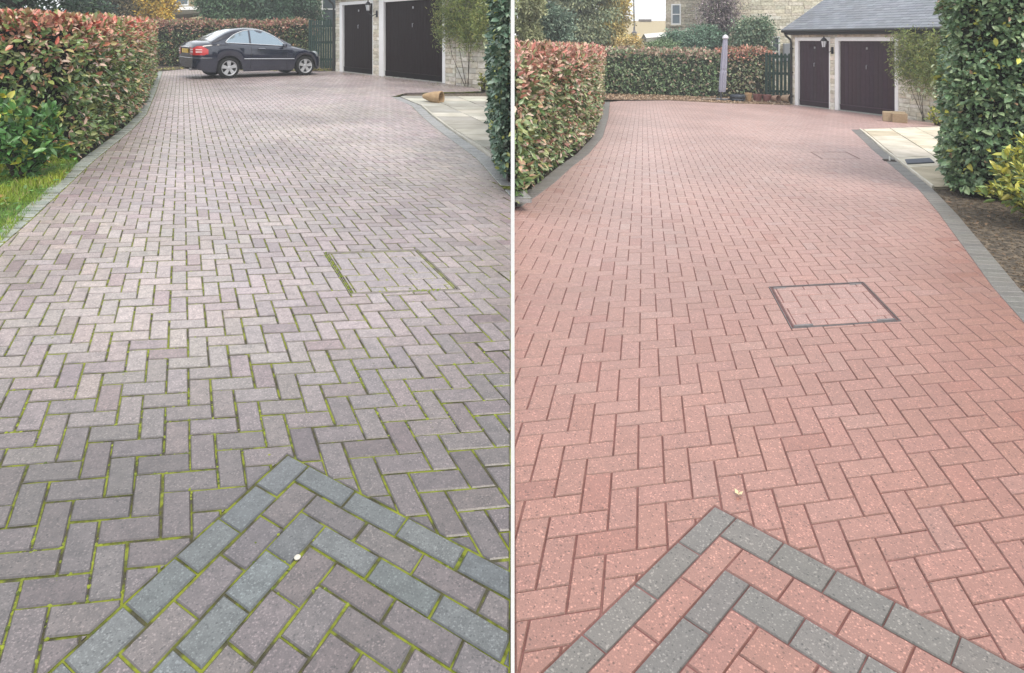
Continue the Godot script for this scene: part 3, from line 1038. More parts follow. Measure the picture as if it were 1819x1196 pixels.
	for sgn in [0, 1]:
		var f0 := e0 if sgn == 0 else Vector3(-0.18, y_eave + 0.1, -back - 0.3)
		var rz := e0.z - run if sgn == 0 else f0.z + run - 0.02
		var L := length + 0.36
		var a := [xf * f0, xf * (f0 + Vector3(L, 0, 0)), xf * Vector3(f0.x + L, f0.y + rise, rz), xf * Vector3(f0.x, f0.y + rise, rz)]
		var b := []
		for q in a: b.append(q - Vector3(0, 0.06, 0))
		ra.face(a, Color(0.02, 0.02, 0.022), Vector3.UP)
		ra.face(b, Color(0.02, 0.02, 0.022), Vector3.DOWN)
		for q in 4: ra.face([a[q], a[(q + 1) % 4], b[(q + 1) % 4], b[q]], Color(0.02, 0.02, 0.022), a[q] + a[(q + 1) % 4] - a[(q + 2) % 4] - a[(q + 3) % 4])
	var roof := obj("roof", ra.mesh(), M.plastic, root)
	var slope := sqrt(run * run + rise * rise)
	var expo := 0.165
	var rows := int(slope / expo)
	var sl := []
	var ang := atan2(rise, run)
	for row in rows + 1:
		var t := row * expo
		var wdt := 0.26
		var u := -0.18 - (wdt * 0.5 if row % 2 else 0.0)
		while u < length + 0.18:
			var u0 := maxf(u, -0.18)
			var u1 := minf(u + wdt, length + 0.18)
			if u1 - u0 > 0.03: sl.append([t, u0, u1])
			u += wdt
	var bt := MB.new()
	for k in sl.size():
		var it: Array = sl[k]
		var len_: float = minf(expo * 1.9, slope - it[0])
		if len_ < 0.03: continue
		var c: float = it[0] + len_ * 0.5
		var cen := Vector3((it[1] + it[2]) * 0.5, e0.y + sin(ang) * c + 0.02, e0.z - cos(ang) * c + 0.006)
		var bs := Basis(Vector3.RIGHT, ang - 0.035)
		var mb: MB = MB.new() if k < 300 and not stuff_roof else bt
		mb.box(xf * Transform3D(bs, cen), Vector3(it[2] - it[1] - 0.006, 0.009, len_), jit(slate_cols[r.randi() % slate_cols.size()], r, 0.1))
		if mb != bt:
			var o := MeshInstance3D.new()
			o.mesh = mb.mesh(); o.material_override = M.slate
			o.name = "slate" if k == 0 else "slate_%03d" % k
			roof.add_child(o)
	if bt.v.size(): obj("upper_slates", bt.mesh(), M.slate, roof, "stuff")
	return xf

# ---------------------------------------------------------------- the car
func curve(pts: Array, x: float) -> float:
	# smooth curve through (x, y) pairs
	if x <= pts[0][0]: return pts[0][1]
	for k in pts.size() - 1:
		if x <= pts[k + 1][0]:
			var t: float = (x - pts[k][0]) / (pts[k + 1][0] - pts[k][0])
			var p0: float = pts[maxi(k - 1, 0)][1]
			var p3: float = pts[mini(k + 2, pts.size() - 1)][1]
			return lerpf(cubic_interpolate(pts[k][1], pts[k + 1][1], p0, p3, t), lerpf(pts[k][1], pts[k + 1][1], t), 0.35)
	return pts[-1][1]

const WB := 2.43
func car_ys(x: float) -> float: return curve([[-0.98, 0.92], [-0.9, 0.99], [-0.5, 1.06], [0.0, 1.06], [0.8, 1.02], [1.7, 0.965], [2.3, 0.87], [2.7, 0.775], [2.95, 0.69], [3.1, 0.6]], x)
func car_yc(x: float) -> float: return curve([[-0.98, 0.96], [-0.93, 1.09], [-0.7, 1.14], [0.0, 1.12], [1.0, 1.06], [1.8, 1.04], [2.3, 0.96], [2.7, 0.85], [2.95, 0.75], [3.1, 0.62]], x)
func car_hw(x: float) -> float: return curve([[-0.98, 0.6], [-0.93, 0.69], [-0.8, 0.77], [-0.5, 0.82], [0.0, 0.845], [2.3, 0.845], [2.6, 0.82], [2.85, 0.74], [3.0, 0.63], [3.1, 0.48]], x)
func car_yr(x: float) -> float: return curve([[-0.52, 1.12], [-0.25, 1.28], [0.0, 1.42], [0.25, 1.505], [0.55, 1.545], [0.9, 1.535], [1.2, 1.46], [1.6, 1.25], [2.0, 1.02]], x)
func car_bottom(x: float) -> float:
	var yb := 0.2 if x > -0.6 else lerpf(0.2, 0.34, clampf((-0.6 - x) / 0.35, 0, 1))
	for a: float in [0.0, WB]:
		var d := absf(x - a)
		if d < 0.38: yb = maxf(yb, 0.31 + sqrt(0.38 * 0.38 - d * d))
	return yb

func car_section(x: float) -> Array:
	var ys := car_ys(x)
	var yc := car_yc(x)
	var hw := car_hw(x)
	var yb := car_bottom(x)
	var o := []
	for q in [[0.0, 0.95], [0.2, 0.985], [0.45, 1.0], [0.7, 0.995], [0.9, 0.965]]:
		o.append(Vector2(lerpf(yb, ys, q[0]), hw * q[1]))
	o.append(Vector2(ys, hw * 0.91))
	o.append(Vector2(lerpf(ys, yc, 0.55), hw * 0.72))
	o.append(Vector2(lerpf(ys, yc, 0.9), hw * 0.4))
	o.append(Vector2(yc, 0.0))
	return o

func cab_section(x: float) -> Array:
	var yb := car_ys(x) - 0.03
	var yr := maxf(car_yr(x), yb + 0.03)
	var k := clampf((yr - yb) / 0.5, 0.0, 1.0)
	return [Vector2(yb, 0.775), Vector2(lerpf(yb, yr, 0.45), lerpf(0.775, 0.70, k)), Vector2(lerpf(yb, yr, 0.85), lerpf(0.75, 0.60, k)), Vector2(lerpf(yb, yr, 0.95), lerpf(0.7, 0.5, k)), Vector2(lerpf(yb, yr, 0.99), 0.3), Vector2(yr, 0.0)]

func loft(mb: MB, xf: Transform3D, xs: Array, sec: Callable, col: Color) -> void:
	var pts := []
	for x: float in xs:
		var row := []
		var s: Array = sec.call(x)
		for k in s.size(): row.append(Vector3(x, s[k].x, s[k].y))
		for k in range(s.size() - 2, -1, -1): row.append(Vector3(x, s[k].x, -s[k].y))
		pts.append(row)
	var nrm := []
	for a in pts.size():
		var row := []
		for b in pts[a].size():
			var du: Vector3 = pts[mini(a + 1, pts.size() - 1)][b] - pts[maxi(a - 1, 0)][b]
			var dv: Vector3 = pts[a][mini(b + 1, pts[a].size() - 1)] - pts[a][maxi(b - 1, 0)]
			var nn := du.cross(dv).normalized()
			var cen := Vector3(pts[a][b].x, 0.55, 0)
			if nn.dot(pts[a][b] - cen) < 0: nn = -nn
			row.append(xf.basis * nn)
		nrm.append(row)
	for a in pts.size() - 1:
		for b in pts[a].size() - 1:
			mb.smooth_quad(xf * pts[a][b], xf * pts[a + 1][b], xf * pts[a + 1][b + 1], xf * pts[a][b + 1], nrm[a][b], nrm[a + 1][b], nrm[a + 1][b + 1], nrm[a][b + 1], col)
	for e in [0, pts.size() - 1]:
		var row := []
		for q in pts[e]: row.append(xf * q)
		mb.face(row, col, xf.basis * Vector3(-1 if e == 0 else 1, 0, 0))

func make_car(xf: Transform3D) -> void:
	# xf: origin under the rear axle on the ground at the car's middle, x forward, z to its right
	var root := thing("car", xf.origin, "dark blue-black two-door coupe parked across the far end of the left drive", "car")
	var dark := Color(0.010, 0.015, 0.032)
	var black := Color(0.008, 0.008, 0.009)
	var xs := []
	for k in 83: xs.append(-0.98 + 4.08 * k / 82.0)
	var body := MB.new()
	loft(body, xf, xs, car_section, dark)
	obj("body", body.mesh(), M.paint, root)
	var cb := MB.new()
	var xc := []
	for k in 34: xc.append(-0.5 + 2.46 * k / 33.0)
	loft(cb, xf, xc, cab_section, dark)
	obj("roof", cb.mesh(), M.paint, root)
	# floor and wheel wells
	var fl := MB.new()
	fl.box(xf * Transform3D(Basis(), Vector3(1.1, 0.33, 0)), Vector3(3.6, 0.16, 1.3), black)
	for a: float in [0.0, WB]: fl.box(xf * Transform3D(Basis(), Vector3(a, 0.5, 0)), Vector3(0.7, 0.5, 1.34), black)
	obj("underside", fl.mesh(), M.rubber, root)
	# glass
	var rg := MB.new()
	for side in [0, 1]:
		var a := []
		for k in 9:
			var x := (-0.44 + 0.6 * k / 8.0) if side == 0 else (1.16 + 0.66 * k / 8.0)
			var row := []
			for q in 9:
				var w := -1.0 + q / 4.0
				var wid := lerpf(0.66, 0.47, k / 8.0) if side == 0 else lerpf(0.47, 0.66, k / 8.0)
				row.append(xf * Vector3(x, car_yr(x) + 0.008 - 0.05 * w * w * 0.6, w * wid))
			a.append(row)
		var g := MB.new()
		for k in 8:
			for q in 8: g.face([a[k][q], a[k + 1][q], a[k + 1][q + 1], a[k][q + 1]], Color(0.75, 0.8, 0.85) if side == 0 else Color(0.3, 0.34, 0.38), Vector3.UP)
		obj("rear_screen" if side == 0 else "windscreen", g.mesh(), M.glass_dark, root)
	var top := [[-0.1, 1.09], [0.0, 1.2], [0.2, 1.33], [0.45, 1.425], [0.75, 1.465], [1.0, 1.45], [1.25, 1.36], [1.5, 1.21], [1.74, 1.01]]
	var zat := func(x: float, y: float) -> float:
		var s := cab_section(x)
		for k in s.size() - 1:
			if y <= s[k + 1].x: return lerpf(s[k].y, s[k + 1].y, clampf((y - s[k].x) / maxf(s[k + 1].x - s[k].x, 0.001), 0, 1))
		return 0.5
	for sg: float in [1.0, -1.0]:
		for pane in [[-0.08, 0.6], [0.66, 1.7]]:
			var g := MB.new()
			var prev := []
			for k in 13:
				var x: float = lerpf(pane[0], pane[1], k / 12.0)
				var yb := car_ys(x) + 0.02
				var yt := maxf(curve(top, x), yb + 0.004)
				var row := []
				for q in 4:
					var y := lerpf(yb, yt, q / 3.0)
					row.append(xf * Vector3(x, y, sg * (zat.call(x, y) + 0.008)))
				if k > 0:
					for q in 3: g.face([prev[q], row[q], row[q + 1], prev[q + 1]], Color(0.27, 0.33, 0.38), xf.basis * Vector3(0, 0.2, sg))
				prev = row
			obj("side_window", g.mesh(), M.glass_dark, root)
		var ch := MB.new()
		var line := []
		for k in 25:
			var x := lerpf(-0.1, 1.76, k / 24.0)
			var y := maxf(curve(top, x) + 0.012, car_ys(x) + 0.02)
			line.append(xf * Vector3(x, y, sg * (zat.call(x, y) + 0.008)))
		for k in 13:
			var x := lerpf(1.76, -0.1, k / 12.0)
			var y := car_ys(x) + 0.012
			line.append(xf * Vector3(x, y, sg * (zat.call(x, y) + 0.01)))
		var rad := []
		for q in line: rad.append(0.011)
		ch.tube(line, rad, 5, Color(0.75, 0.77, 0.8))
		obj("window_trim", ch.mesh(), M.metal, root)
		var st := MB.new()
		var l2 := []
		var r2 := []
		for k in 14:
			var x := lerpf(0.42, 2.02, k / 13.0)
			var s := car_section(x)
			l2.append(xf * Vector3(x, 0.6 - 0.02 * x, sg * (car_hw(x) + 0.004)))
			r2.append(0.013)
		st.tube(l2, r2, 5, Color(0.7, 0.72, 0.75))
		obj("side_strip", st.mesh(), M.metal, root)
		var gp := MB.new()
		for gx: float in [0.62, 1.76]:
			var gl := []
			var gr := []
			for q in 9:
				var yy := lerpf(0.26, car_ys(gx) - 0.02, q / 8.0)
				var sc := car_section(gx)
				var zz := 0.0
				for j in sc.size() - 1:
					if yy >= sc[j].x: zz = lerpf(sc[j].y, sc[j + 1].y, clampf((yy - sc[j].x) / maxf(sc[j + 1].x - sc[j].x, 0.001), 0, 1))
				gl.append(xf * Vector3(gx + 0.03 * (q / 8.0), yy, sg * zz)); gr.append(0.006)
			gp.tube(gl, gr, 4, black)
		obj("door_gap", gp.mesh(), M.rubber, root)
		var hd := MB.new()
		hd.tube([xf * Vector3(0.86, 0.895, sg * 0.845), xf * Vector3(0.9, 0.9, sg * 0.872), xf * Vector3(1.04, 0.895, sg * 0.872), xf * Vector3(1.08, 0.89, sg * 0.845)], [0.012, 0.015, 0.015, 0.012], 6, Color(0.2, 0.22, 0.26))
		obj("door_handle", hd.mesh(), M.paint, root)
		var mi := MB.new()
		mi.lathe(xf * Transform3D(Basis(Vector3(0.6, 0, 0), Vector3(0, 0.62, 0), Vector3(0, 0, 1)), Vector3(1.66, 0.985, sg * 0.92)), [Vector2(0.0, -0.1), Vector2(0.08, -0.08), Vector2(0.11, 0.0), Vector2(0.085, 0.09), Vector2(0.0, 0.11)], 12, dark)
		mi.tube([xf * Vector3(1.68, 0.97, sg * 0.76), xf * Vector3(1.67, 0.965, sg * 0.88)], [0.022, 0.03], 6, dark)
		obj("wing_mirror", mi.mesh(), M.paint, root)
		# rear lamp wraps the corner
		var tl := MB.new()
		var wh := MB.new()
		var rows := []
		for k in 8:
			var x := lerpf(-0.972, -0.60, k / 7.0)
			var yt := 0.985 if k < 5 else lerpf(0.985, 0.88, (k - 4) / 3.0)
			var yb := 0.715 if k < 6 else 0.74
			var row := []
			for q in 5:
				var y := lerpf(yb, minf(yt, car_ys(x) - 0.015), q / 4.0)
				var s := car_section(x)
				var z := 0.0
				for j in s.size() - 1:
					if y >= s[j].x: z = lerpf(s[j].y, s[j + 1].y, clampf((y - s[j].x) / maxf(s[j + 1].x - s[j].x, 0.001), 0, 1))
				row.append(xf * Vector3(x - 0.006, y, sg * (z + 0.009)))
			rows.append(row)
		for k in 7:
			for q in 4: tl.face([rows[k][q], rows[k + 1][q], rows[k + 1][q + 1], rows[k][q + 1]], Color(0.55, 0.02, 0.02), xf.basis * Vector3(-0.6, 0, sg))
		for y in [[0.715, 0.98]]:
			tl.face([rows[0][0], rows[0][4], xf * Vector3(-0.992, 0.97, sg * 0.42), xf * Vector3(-0.992, 0.73, sg * 0.42)], Color(0.5, 0.02, 0.02), xf.basis * Vector3(-1, 0, 0))
		var lamp := obj("tail_light", tl.mesh(), M.lens, root)
		for q in [[0.79, 0.83], [0.86, 0.895]]:
			wh.face([xf * Vector3(-0.997, q[0], sg * 0.46), xf * Vector3(-0.997, q[1], sg * 0.46), xf * Vector3(-0.985, q[1], sg * 0.64), xf * Vector3(-0.985, q[0], sg * 0.64)], Color(0.85, 0.7, 0.7), xf.basis * Vector3(-1, 0, 0))
			var p0 := xf * Vector3(-0.93, q[0], sg * 0.715)
			var p1 := xf * Vector3(-0.93, q[1], sg * 0.712)
			wh.face([p0, p1, xf * Vector3(-0.78, (q[0] + q[1]) * 0.5 + 0.014, sg * 0.805), xf * Vector3(-0.78, (q[0] + q[1]) * 0.5 - 0.014, sg * 0.806)], Color(0.9, 0.72, 0.72), xf.basis * Vector3(-0.4, 0, sg))
		obj("clear_strip", wh.mesh(), M.lens, lamp)
		var hl := MB.new()
		hl.lathe(xf * Transform3D(Basis(Vector3(0, 0.13, 0), Vector3(0.14, 0, 0.04 * sg), Vector3(0, 0, 0.12)), Vector3(2.80, 0.665, sg * 0.60)), [Vector2(1.0, -0.4), Vector2(1.0, 0.3), Vector2(0.8, 0.7), Vector2(0.0, 1.0)], 12, Color(0.25, 0.28, 0.3))
		obj("headlight", hl.mesh(), M.lens, root)
		# wheels
		for a: float in [0.0, WB]:
			var c := xf * Transform3D(Basis(Vector3(1, 0, 0), Vector3(0, 0, sg), Vector3(0, 1, 0)), Vector3(a, 0.315, sg * 0.78))
			var ty := MB.new()
			ty.lathe(c, [Vector2(0.2, -0.19), Vector2(0.29, -0.19), Vector2(0.312, -0.16), Vector2(0.315, -0.02), Vector2(0.3, 0.015), Vector2(0.265, 0.028), Vector2(0.232, 0.02), Vector2(0.222, -0.02)], 36, black)
			ty.lathe(c, [Vector2(0.222, -0.1), Vector2(0.0, -0.1)], 24, Color(0.03, 0.03, 0.032))
			var wheel := obj("wheel", ty.mesh(), M.rubber, root)
			var rm := MB.new()
			rm.lathe(c, [Vector2(0.195, -0.06), Vector2(0.232, 0.012), Vector2(0.224, 0.026), Vector2(0.205, 0.016), Vector2(0.19, -0.06)], 36, Color(0.62, 0.64, 0.67))
			rm.lathe(c, [Vector2(0.07, -0.06), Vector2(0.062, 0.008), Vector2(0.03, 0.018), Vector2(0.0, 0.018)], 16, Color(0.62, 0.64, 0.67))
			for q in 5:
				var an := TAU * q / 5.0 + 0.35 + a
				var d := Vector3(cos(an), 0, sin(an))
				var t := Vector3(-sin(an), 0, cos(an))
				var w0 := 0.036
				var w1 := 0.062
				var A := [d * 0.045 - t * w0 + Vector3(0, 0.008, 0), d * 0.045 + t * w0 + Vector3(0, 0.008, 0), d * 0.208 + t * w1 + Vector3(0, 0.014, 0), d * 0.208 - t * w1 + Vector3(0, 0.014, 0)]
				var top_ := []
				var bot := []
				for e in A:
					top_.append(c * e); bot.append(c * (e - Vector3(0, 0.04, 0)))
				rm.face(top_, Color(0.66, 0.68, 0.7), c.basis.y)
				rm.face([top_[0], top_[3], bot[3], bot[0]], Color(0.5, 0.52, 0.55), c.basis * -t)
				rm.face([top_[1], top_[2], bot[2], bot[1]], Color(0.5, 0.52, 0.55), c.basis * t)
			obj("rim", rm.mesh(), M.galv, wheel)
	var bs := MB.new()
	var l3 := []
	var r3 := []
	for k in 12:
		var x := lerpf(-0.5, -0.985, k / 11.0)
		l3.append(xf * Vector3(x, 0.63, car_hw(x) + 0.005)); r3.append(0.012)
	for k in 6: l3.append(xf * Vector3(-0.995, 0.63, lerpf(0.5, -0.5, k / 5.0))); r3.append(0.012)
	for k in 12:
		var x := lerpf(-0.985, -0.5, k / 11.0)
		l3.append(xf * Vector3(x, 0.63, -car_hw(x) - 0.005)); r3.append(0.012)
	bs.tube(l3, r3, 5, Color(0.1, 0.11, 0.14))
	obj("bumper_strip", bs.mesh(), M.paint, root)
	var np := MB.new()
	np.box(xf * Transform3D(Basis(Vector3.FORWARD, 0.0), Vector3(-1.0, 0.83, 0)), Vector3(0.016, 0.125, 0.54), Color(0.75, 0.48, 0.03), 0.003)
	obj("number_plate", np.mesh(), M.plastic, root)
	var hb := MB.new()
	hb.tube([xf * Vector3(-0.997, 0.945, -0.36), xf * Vector3(-1.002, 0.95, 0.0), xf * Vector3(-0.997, 0.945, 0.36)], [0.013, 0.018, 0.013], 6, Color(0.75, 0.76, 0.78))
	obj("boot_handle", hb.mesh(), M.metal, root)
	var ex := MB.new()
	for sg: float in [0.42, 0.5]: ex.tube([xf * Vector3(-0.8, 0.3, sg), xf * Vector3(-1.01, 0.3, sg)], [0.032, 0.036], 10, Color(0.3, 0.3, 0.32))
	obj("exhaust_pipe", ex.mesh(), M.metal, root)

# ---------------------------------------------------------------- the place
func _ready() -> void:
	var cam := Camera3D.new()
	cam.name = "camera"
	cam.projection = Camera3D.PROJECTION_FRUSTUM
	cam.keep_aspect = Camera3D.KEEP_HEIGHT
	cam.near = 0.1
	cam.far = 400.0
	cam.size = 0.1 * 1196.0 / 1120.0
	cam.frustum_offset = Vector2(0.0, -0.1 * (598.0 - 70.0) / 1120.0)
	cam.position = Vector3(0, EYE, 0)
	add_child(cam)
	var we := WorldEnvironment.new()
	we.name = "environment"
	var env := Environment.new()
	env.background_mode = Environment.BG_SKY
	var sky := Sky.new()
	var sm := ProceduralSkyMaterial.new()
	sm.sky_top_color = Color(0.93, 0.95, 0.975)
	sm.sky_horizon_color = Color(0.985, 0.99, 1.0)
	sm.sky_curve = 0.25
	sm.ground_bottom_color = Color(0.3, 0.3, 0.3)
	sm.ground_horizon_color = Color(0.8, 0.8, 0.8)
	sm.sky_energy_multiplier = 1.0
	sky.sky_material = sm
	env.sky = sky
	env.tonemap_mode = Environment.TONE_MAPPER_LINEAR
	env.tonemap_exposure = 1.9
	env.fog_enabled = true
	env.fog_density = 0.0032
	env.fog_light_color = Color(0.95, 0.96, 0.98)
	env.sdfgi_enabled = true
	env.ssao_enabled = true
	env.ssil_enabled = true
	we.environment = env
	add_child(we)
	var sun := DirectionalLight3D.new()
	sun.name = "sun"
	sun.light_energy = 0.4
	sun.light_color = Color(1.0, 0.97, 0.92)
	sun.light_angular_distance = 25.0
	sun.shadow_enabled = true
	sun.rotation_degrees = Vector3(-58, 35, 0)
	add_child(sun)

	rng.seed = 5
	noise.seed = 9
	noise.frequency = 0.02
	noise.fractal_octaves = 3
	SL = Plane2.new(Vector3(-1.95249, 0.04324, -2.66505), Vector3(0.091085, -0.001257, -0.012867), Vector3(-0.050399, 0.00223, -0.096283), Vector3(0.0159, 0.99976, 0.01483))
	SR = Plane2.new(Vector3(0.60759, -0.04395, -3.00848), Vector3(0.100826, -0.003704, -0.021804), Vector3(0.019815, -0.002257, -0.094802), Vector3(0.03306, 0.99931, -0.01688))
	make_materials()
	make_leaf()
	ground()
	left_drive()
	right_drive()
	left_buildings()
	right_buildings()
	left_plants()
	right_plants()
	left_things()
	right_things()

func ground() -> void:
	var mb := MB.new()
	mb.face([Vector3(-300, -4.2, 40), Vector3(300, -4.2, 40), Vector3(300, -4.2, -380), Vector3(-300, -4.2, -380)], Color(0.08, 0.09, 0.05), Vector3.UP)
	structure("terrain", mb.mesh(), M.turf, "green ground far beyond the gardens")
	for side in [0, 1]:
		var s: Plane2 = SL if side == 0 else SR
		var m := MB.new()
		var x0 := -60.0 if side == 0 else 0.006
		var x1 := -0.006 if side == 0 else 60.0
		var a := [s.at(x0, 6, -0.06), s.at(x1, 6, -0.06), s.at(x1, -75, -0.06), s.at(x0, -75, -0.06)]
		m.face(a, Color(0.5, 0.5, 0.5), Vector3.UP)
		for k in 4:
			var p: Vector3 = a[k]
			var q: Vector3 = a[(k + 1) % 4]
			m.face([p, q, Vector3(q.x, -4.3, q.z), Vector3(p.x, -4.3, p.z)], Color(0.5, 0.5, 0.5), (p + q) * 0.5 - (a[0] + a[2]) * 0.5)
		structure("ground", m.mesh(), M.soil, "bare brown earth under the left garden" if side == 0 else "bare brown earth under the right garden")
	# thin white boards that part the two drives
	var b := MB.new()
	for k in 16:
		var z0 := -1.46 - k * 1.5
		var z1 := z0 - 1.495
		var top := maxf(SL.gy(0, z0), SR.gy(0, z0)) + 0.006
		b.box(Transform3D(Basis(), Vector3(0.0016, top * 0.5 - 0.5, (z0 + z1) * 0.5)), Vector3(0.0078, top + 1.0, z0 - z1), Color(1, 1, 1))
	tag(obj("edging_board", b.mesh(), M.white), "thin white edging board running along the seam between the two drives", "edging")
	var p := MB.new()  # added upright that draws the white dividing strip, not a real post
	p.box(Transform3D(Basis(), Vector3(0.0016, 0.82, -1.475)), Vector3(0.0086, 1.9, 0.026), Color(1, 1, 1))
	tag(obj("added_divider", p.mesh(), M.white), "added slim white upright drawing the dividing strip between the grey drive and the red drive", "post")

func left_drive() -> void:
	var s := SL
	var pts := [Vector2(-10, -18), Vector2(-9.0, 5), Vector2(-7.53, 19.9), Vector2(-6.9, 25.1), Vector2(-6.3, 31.7), Vector2(-5.5, 40.9), Vector2(-4.7, 49.9), Vector2(-3.7, 58.0), Vector2(-1.9, 72.8), Vector2(-0.7, 89.3), Vector2(-0.6, 129), Vector2(-0.87, 173), Vector2(-1, 196), Vector2(7, 208), Vector2(30, 204), Vector2(56, 199), Vector2(63, 203)]
	var front := [Vector2(65.7, 204.0), Vector2(86.2, 149.2), Vector2(87.6, 141)]
	pts.append_array(front)
	for q in [Vector2(85.8, 130.7), Vector2(62.5, 126.1), Vector2(55.5, 117), Vector2(54.3, 101), Vector2(50.3, 84.5), Vector2(47.5, 71.6), Vector2(45.3, 60), Vector2(43.2, 48.5), Vector2(41.9, 43.7), Vector2(40, 37.3), Vector2(37.9, 29.9)]: pts.append(q)
	pts.append(Vector2(seam_i(s, 29.0, -0.0045), 29.0))
	pts.append(Vector2(seam_i(s, -18.0, -0.0045), -18.0))
	var field := PackedVector2Array(pts)
	if Geometry2D.is_polygon_clockwise(field): field.reverse()
	var holes := [rect(Vector2(16.0, 9.4), Vector2(23.1, 16.6))]
	drive(s, "left_drive", "weathered purple grey block paving in herringbone with moss in its joints", field, Vector2(9.71, -4.53), holes, true, [-14, 90, -20, 212])
	manhole(s, holes[0].slice(0, 1)[0], holes[0][2], true, "mossy square manhole cover set with old grey blocks in the left drive")
	var r := RandomNumberGenerator.new()
	r.seed = 41
	var inner := PackedVector2Array([Vector2(-10, -14), Vector2(-9.0, 5), Vector2(-7.53, 19.9), Vector2(-6.9, 25.1), Vector2(-6.3, 31.7), Vector2(-5.5, 40.9), Vector2(-4.7, 49.9), Vector2(-3.7, 58.0), Vector2(-1.9, 72.8), Vector2(-0.7, 89.3), Vector2(-0.6, 129), Vector2(-0.87, 173), Vector2(-1, 196)])
	kerb_row(s, "left_hedge_kerb", "row of mossy grey blocks along the grass and hedge, left edge of the grey drive", inner, -1.0, 1.75, [Color(0.6, 0.64, 0.58), Color(0.66, 0.68, 0.63), Color(0.53, 0.57, 0.52)], M.block_old, 0.2, r)
	var inner2 := PackedVector2Array([Vector2(55.5, 117), Vector2(54.3, 101), Vector2(50.3, 84.5), Vector2(47.5, 71.6), Vector2(45.3, 60), Vector2(43.2, 48.5), Vector2(41.9, 43.7), Vector2(40, 37.3), Vector2(37.9, 29.9)])
	var out := kerb_row(s, "patio_kerb", "row of pale grey blocks between the old grey drive and its flagstones", inner2, -1.0, 2.0, [Color(0.64, 0.63, 0.63), Color(0.57, 0.57, 0.57)], M.block_old, 0.1, r)
	# flagstones
	var cor := PackedVector2Array(out.slice(0, 7))
	cor.append(Vector2(seam_i(s, 44.0, -0.02), 44.0))
	cor.append(Vector2(seam_i(s, 119.0, -0.02), 119.0))
	cor.append(Vector2(84.5, 126.0)); cor.append(Vector2(61.5, 122.5))
	if Geometry2D.is_polygon_clockwise(cor): cor.reverse()
	patio(s, "left_patio", "weathered grey beige flagstones beside the old drive", cor, Vector2(0.75, 4.9), Vector2(7.4, -0.4), Vector2(45.3, 40.0), [Color(0.60, 0.58, 0.52), Color(0.66, 0.64, 0.58), Color(0.5, 0.49, 0.45), Color(0.42, 0.41, 0.385)], 17, 0.012)
	# raised slab edge
	var ed := MB.new()
	for k in range(1, 5):
		block(ed, s, PackedVector2Array([out[k], out[k] + Vector2(0.35, 0), out[k + 1] + Vector2(0.35, 0), out[k + 1]]), 0.02, 0.03, 0.03, 0.04, Color(0.62, 0.6, 0.55))
	tag(obj("slab_edging", ed.mesh(), M.slab), "pale upstanding slab edge along the flagstones of the left drive", "edging")
	# moss tufts in the joints
	var buf := PackedFloat32Array()
	var bs := MB.new()
	bs.lathe(Transform3D(), [Vector2(1.0, 0.0), Vector2(0.9, 0.45), Vector2(0.5, 0.85), Vector2(0.0, 1.0)], 6, Color(1, 1, 1))
	for k in 16000:
		var u := r.randi_range(-8, 42)
		var v := r.randi_range(-14, 40)
		if r.randf() < 0.4: v = r.randi_range(-14, 12)
		var d := Vector2(u, v) - Vector2(9.71, -4.53)
		var q: Vector2
		if d.x * -0.707 - d.y * 0.707 > 0.0 and d.x * 0.707 - d.y * 0.707 > 0.0:
			var a := float(r.randi_range(0, 12))
			var b := r.randf() * 14.0
			if r.randf() < 0.5: q = Vector2(9.71, -4.53) + Vector2(-0.707, -0.707) * a + Vector2(0.707, -0.707) * b
			else: q = Vector2(9.71, -4.53) + Vector2(-0.707, -0.707) * b + Vector2(0.707, -0.707) * a
			if r.randf() < 0.45: continue
		else:
			q = Vector2(u, v + r.randf()) if r.randf() < 0.75 else Vector2(u + r.randf(), v)
		var w := s.v(q)
		if w.x > -0.03: continue
		if noise.get_noise_2d(w.x * 70.0, w.z * 70.0) + r.randf_range(-0.12, 0.12) < 0.04: continue
		q += Vector2(r.randf_range(-0.04, 0.04), r.randf_range(-0.04, 0.04))
		var sz := r.randf_range(0.003, 0.0075)
		var c := Color(0.25, 0.29, 0.025).lerp(Color(0.06, 0.085, 0.012), r.randf())
		put(buf, Basis(Vector3(sz, 0, 0), Vector3(0, sz * r.randf_range(0.5, 1.0), 0), Vector3(0, 0, sz * r.randf_range(0.8, 1.8))).rotated(Vector3.UP, r.randf() * TAU), s.v(q, -0.006), c)
	var mo := copies("joint_moss", bs.mesh(), M.moss, buf)
	tag(mo, "yellow green moss growing in the joints of the old drive", "moss")

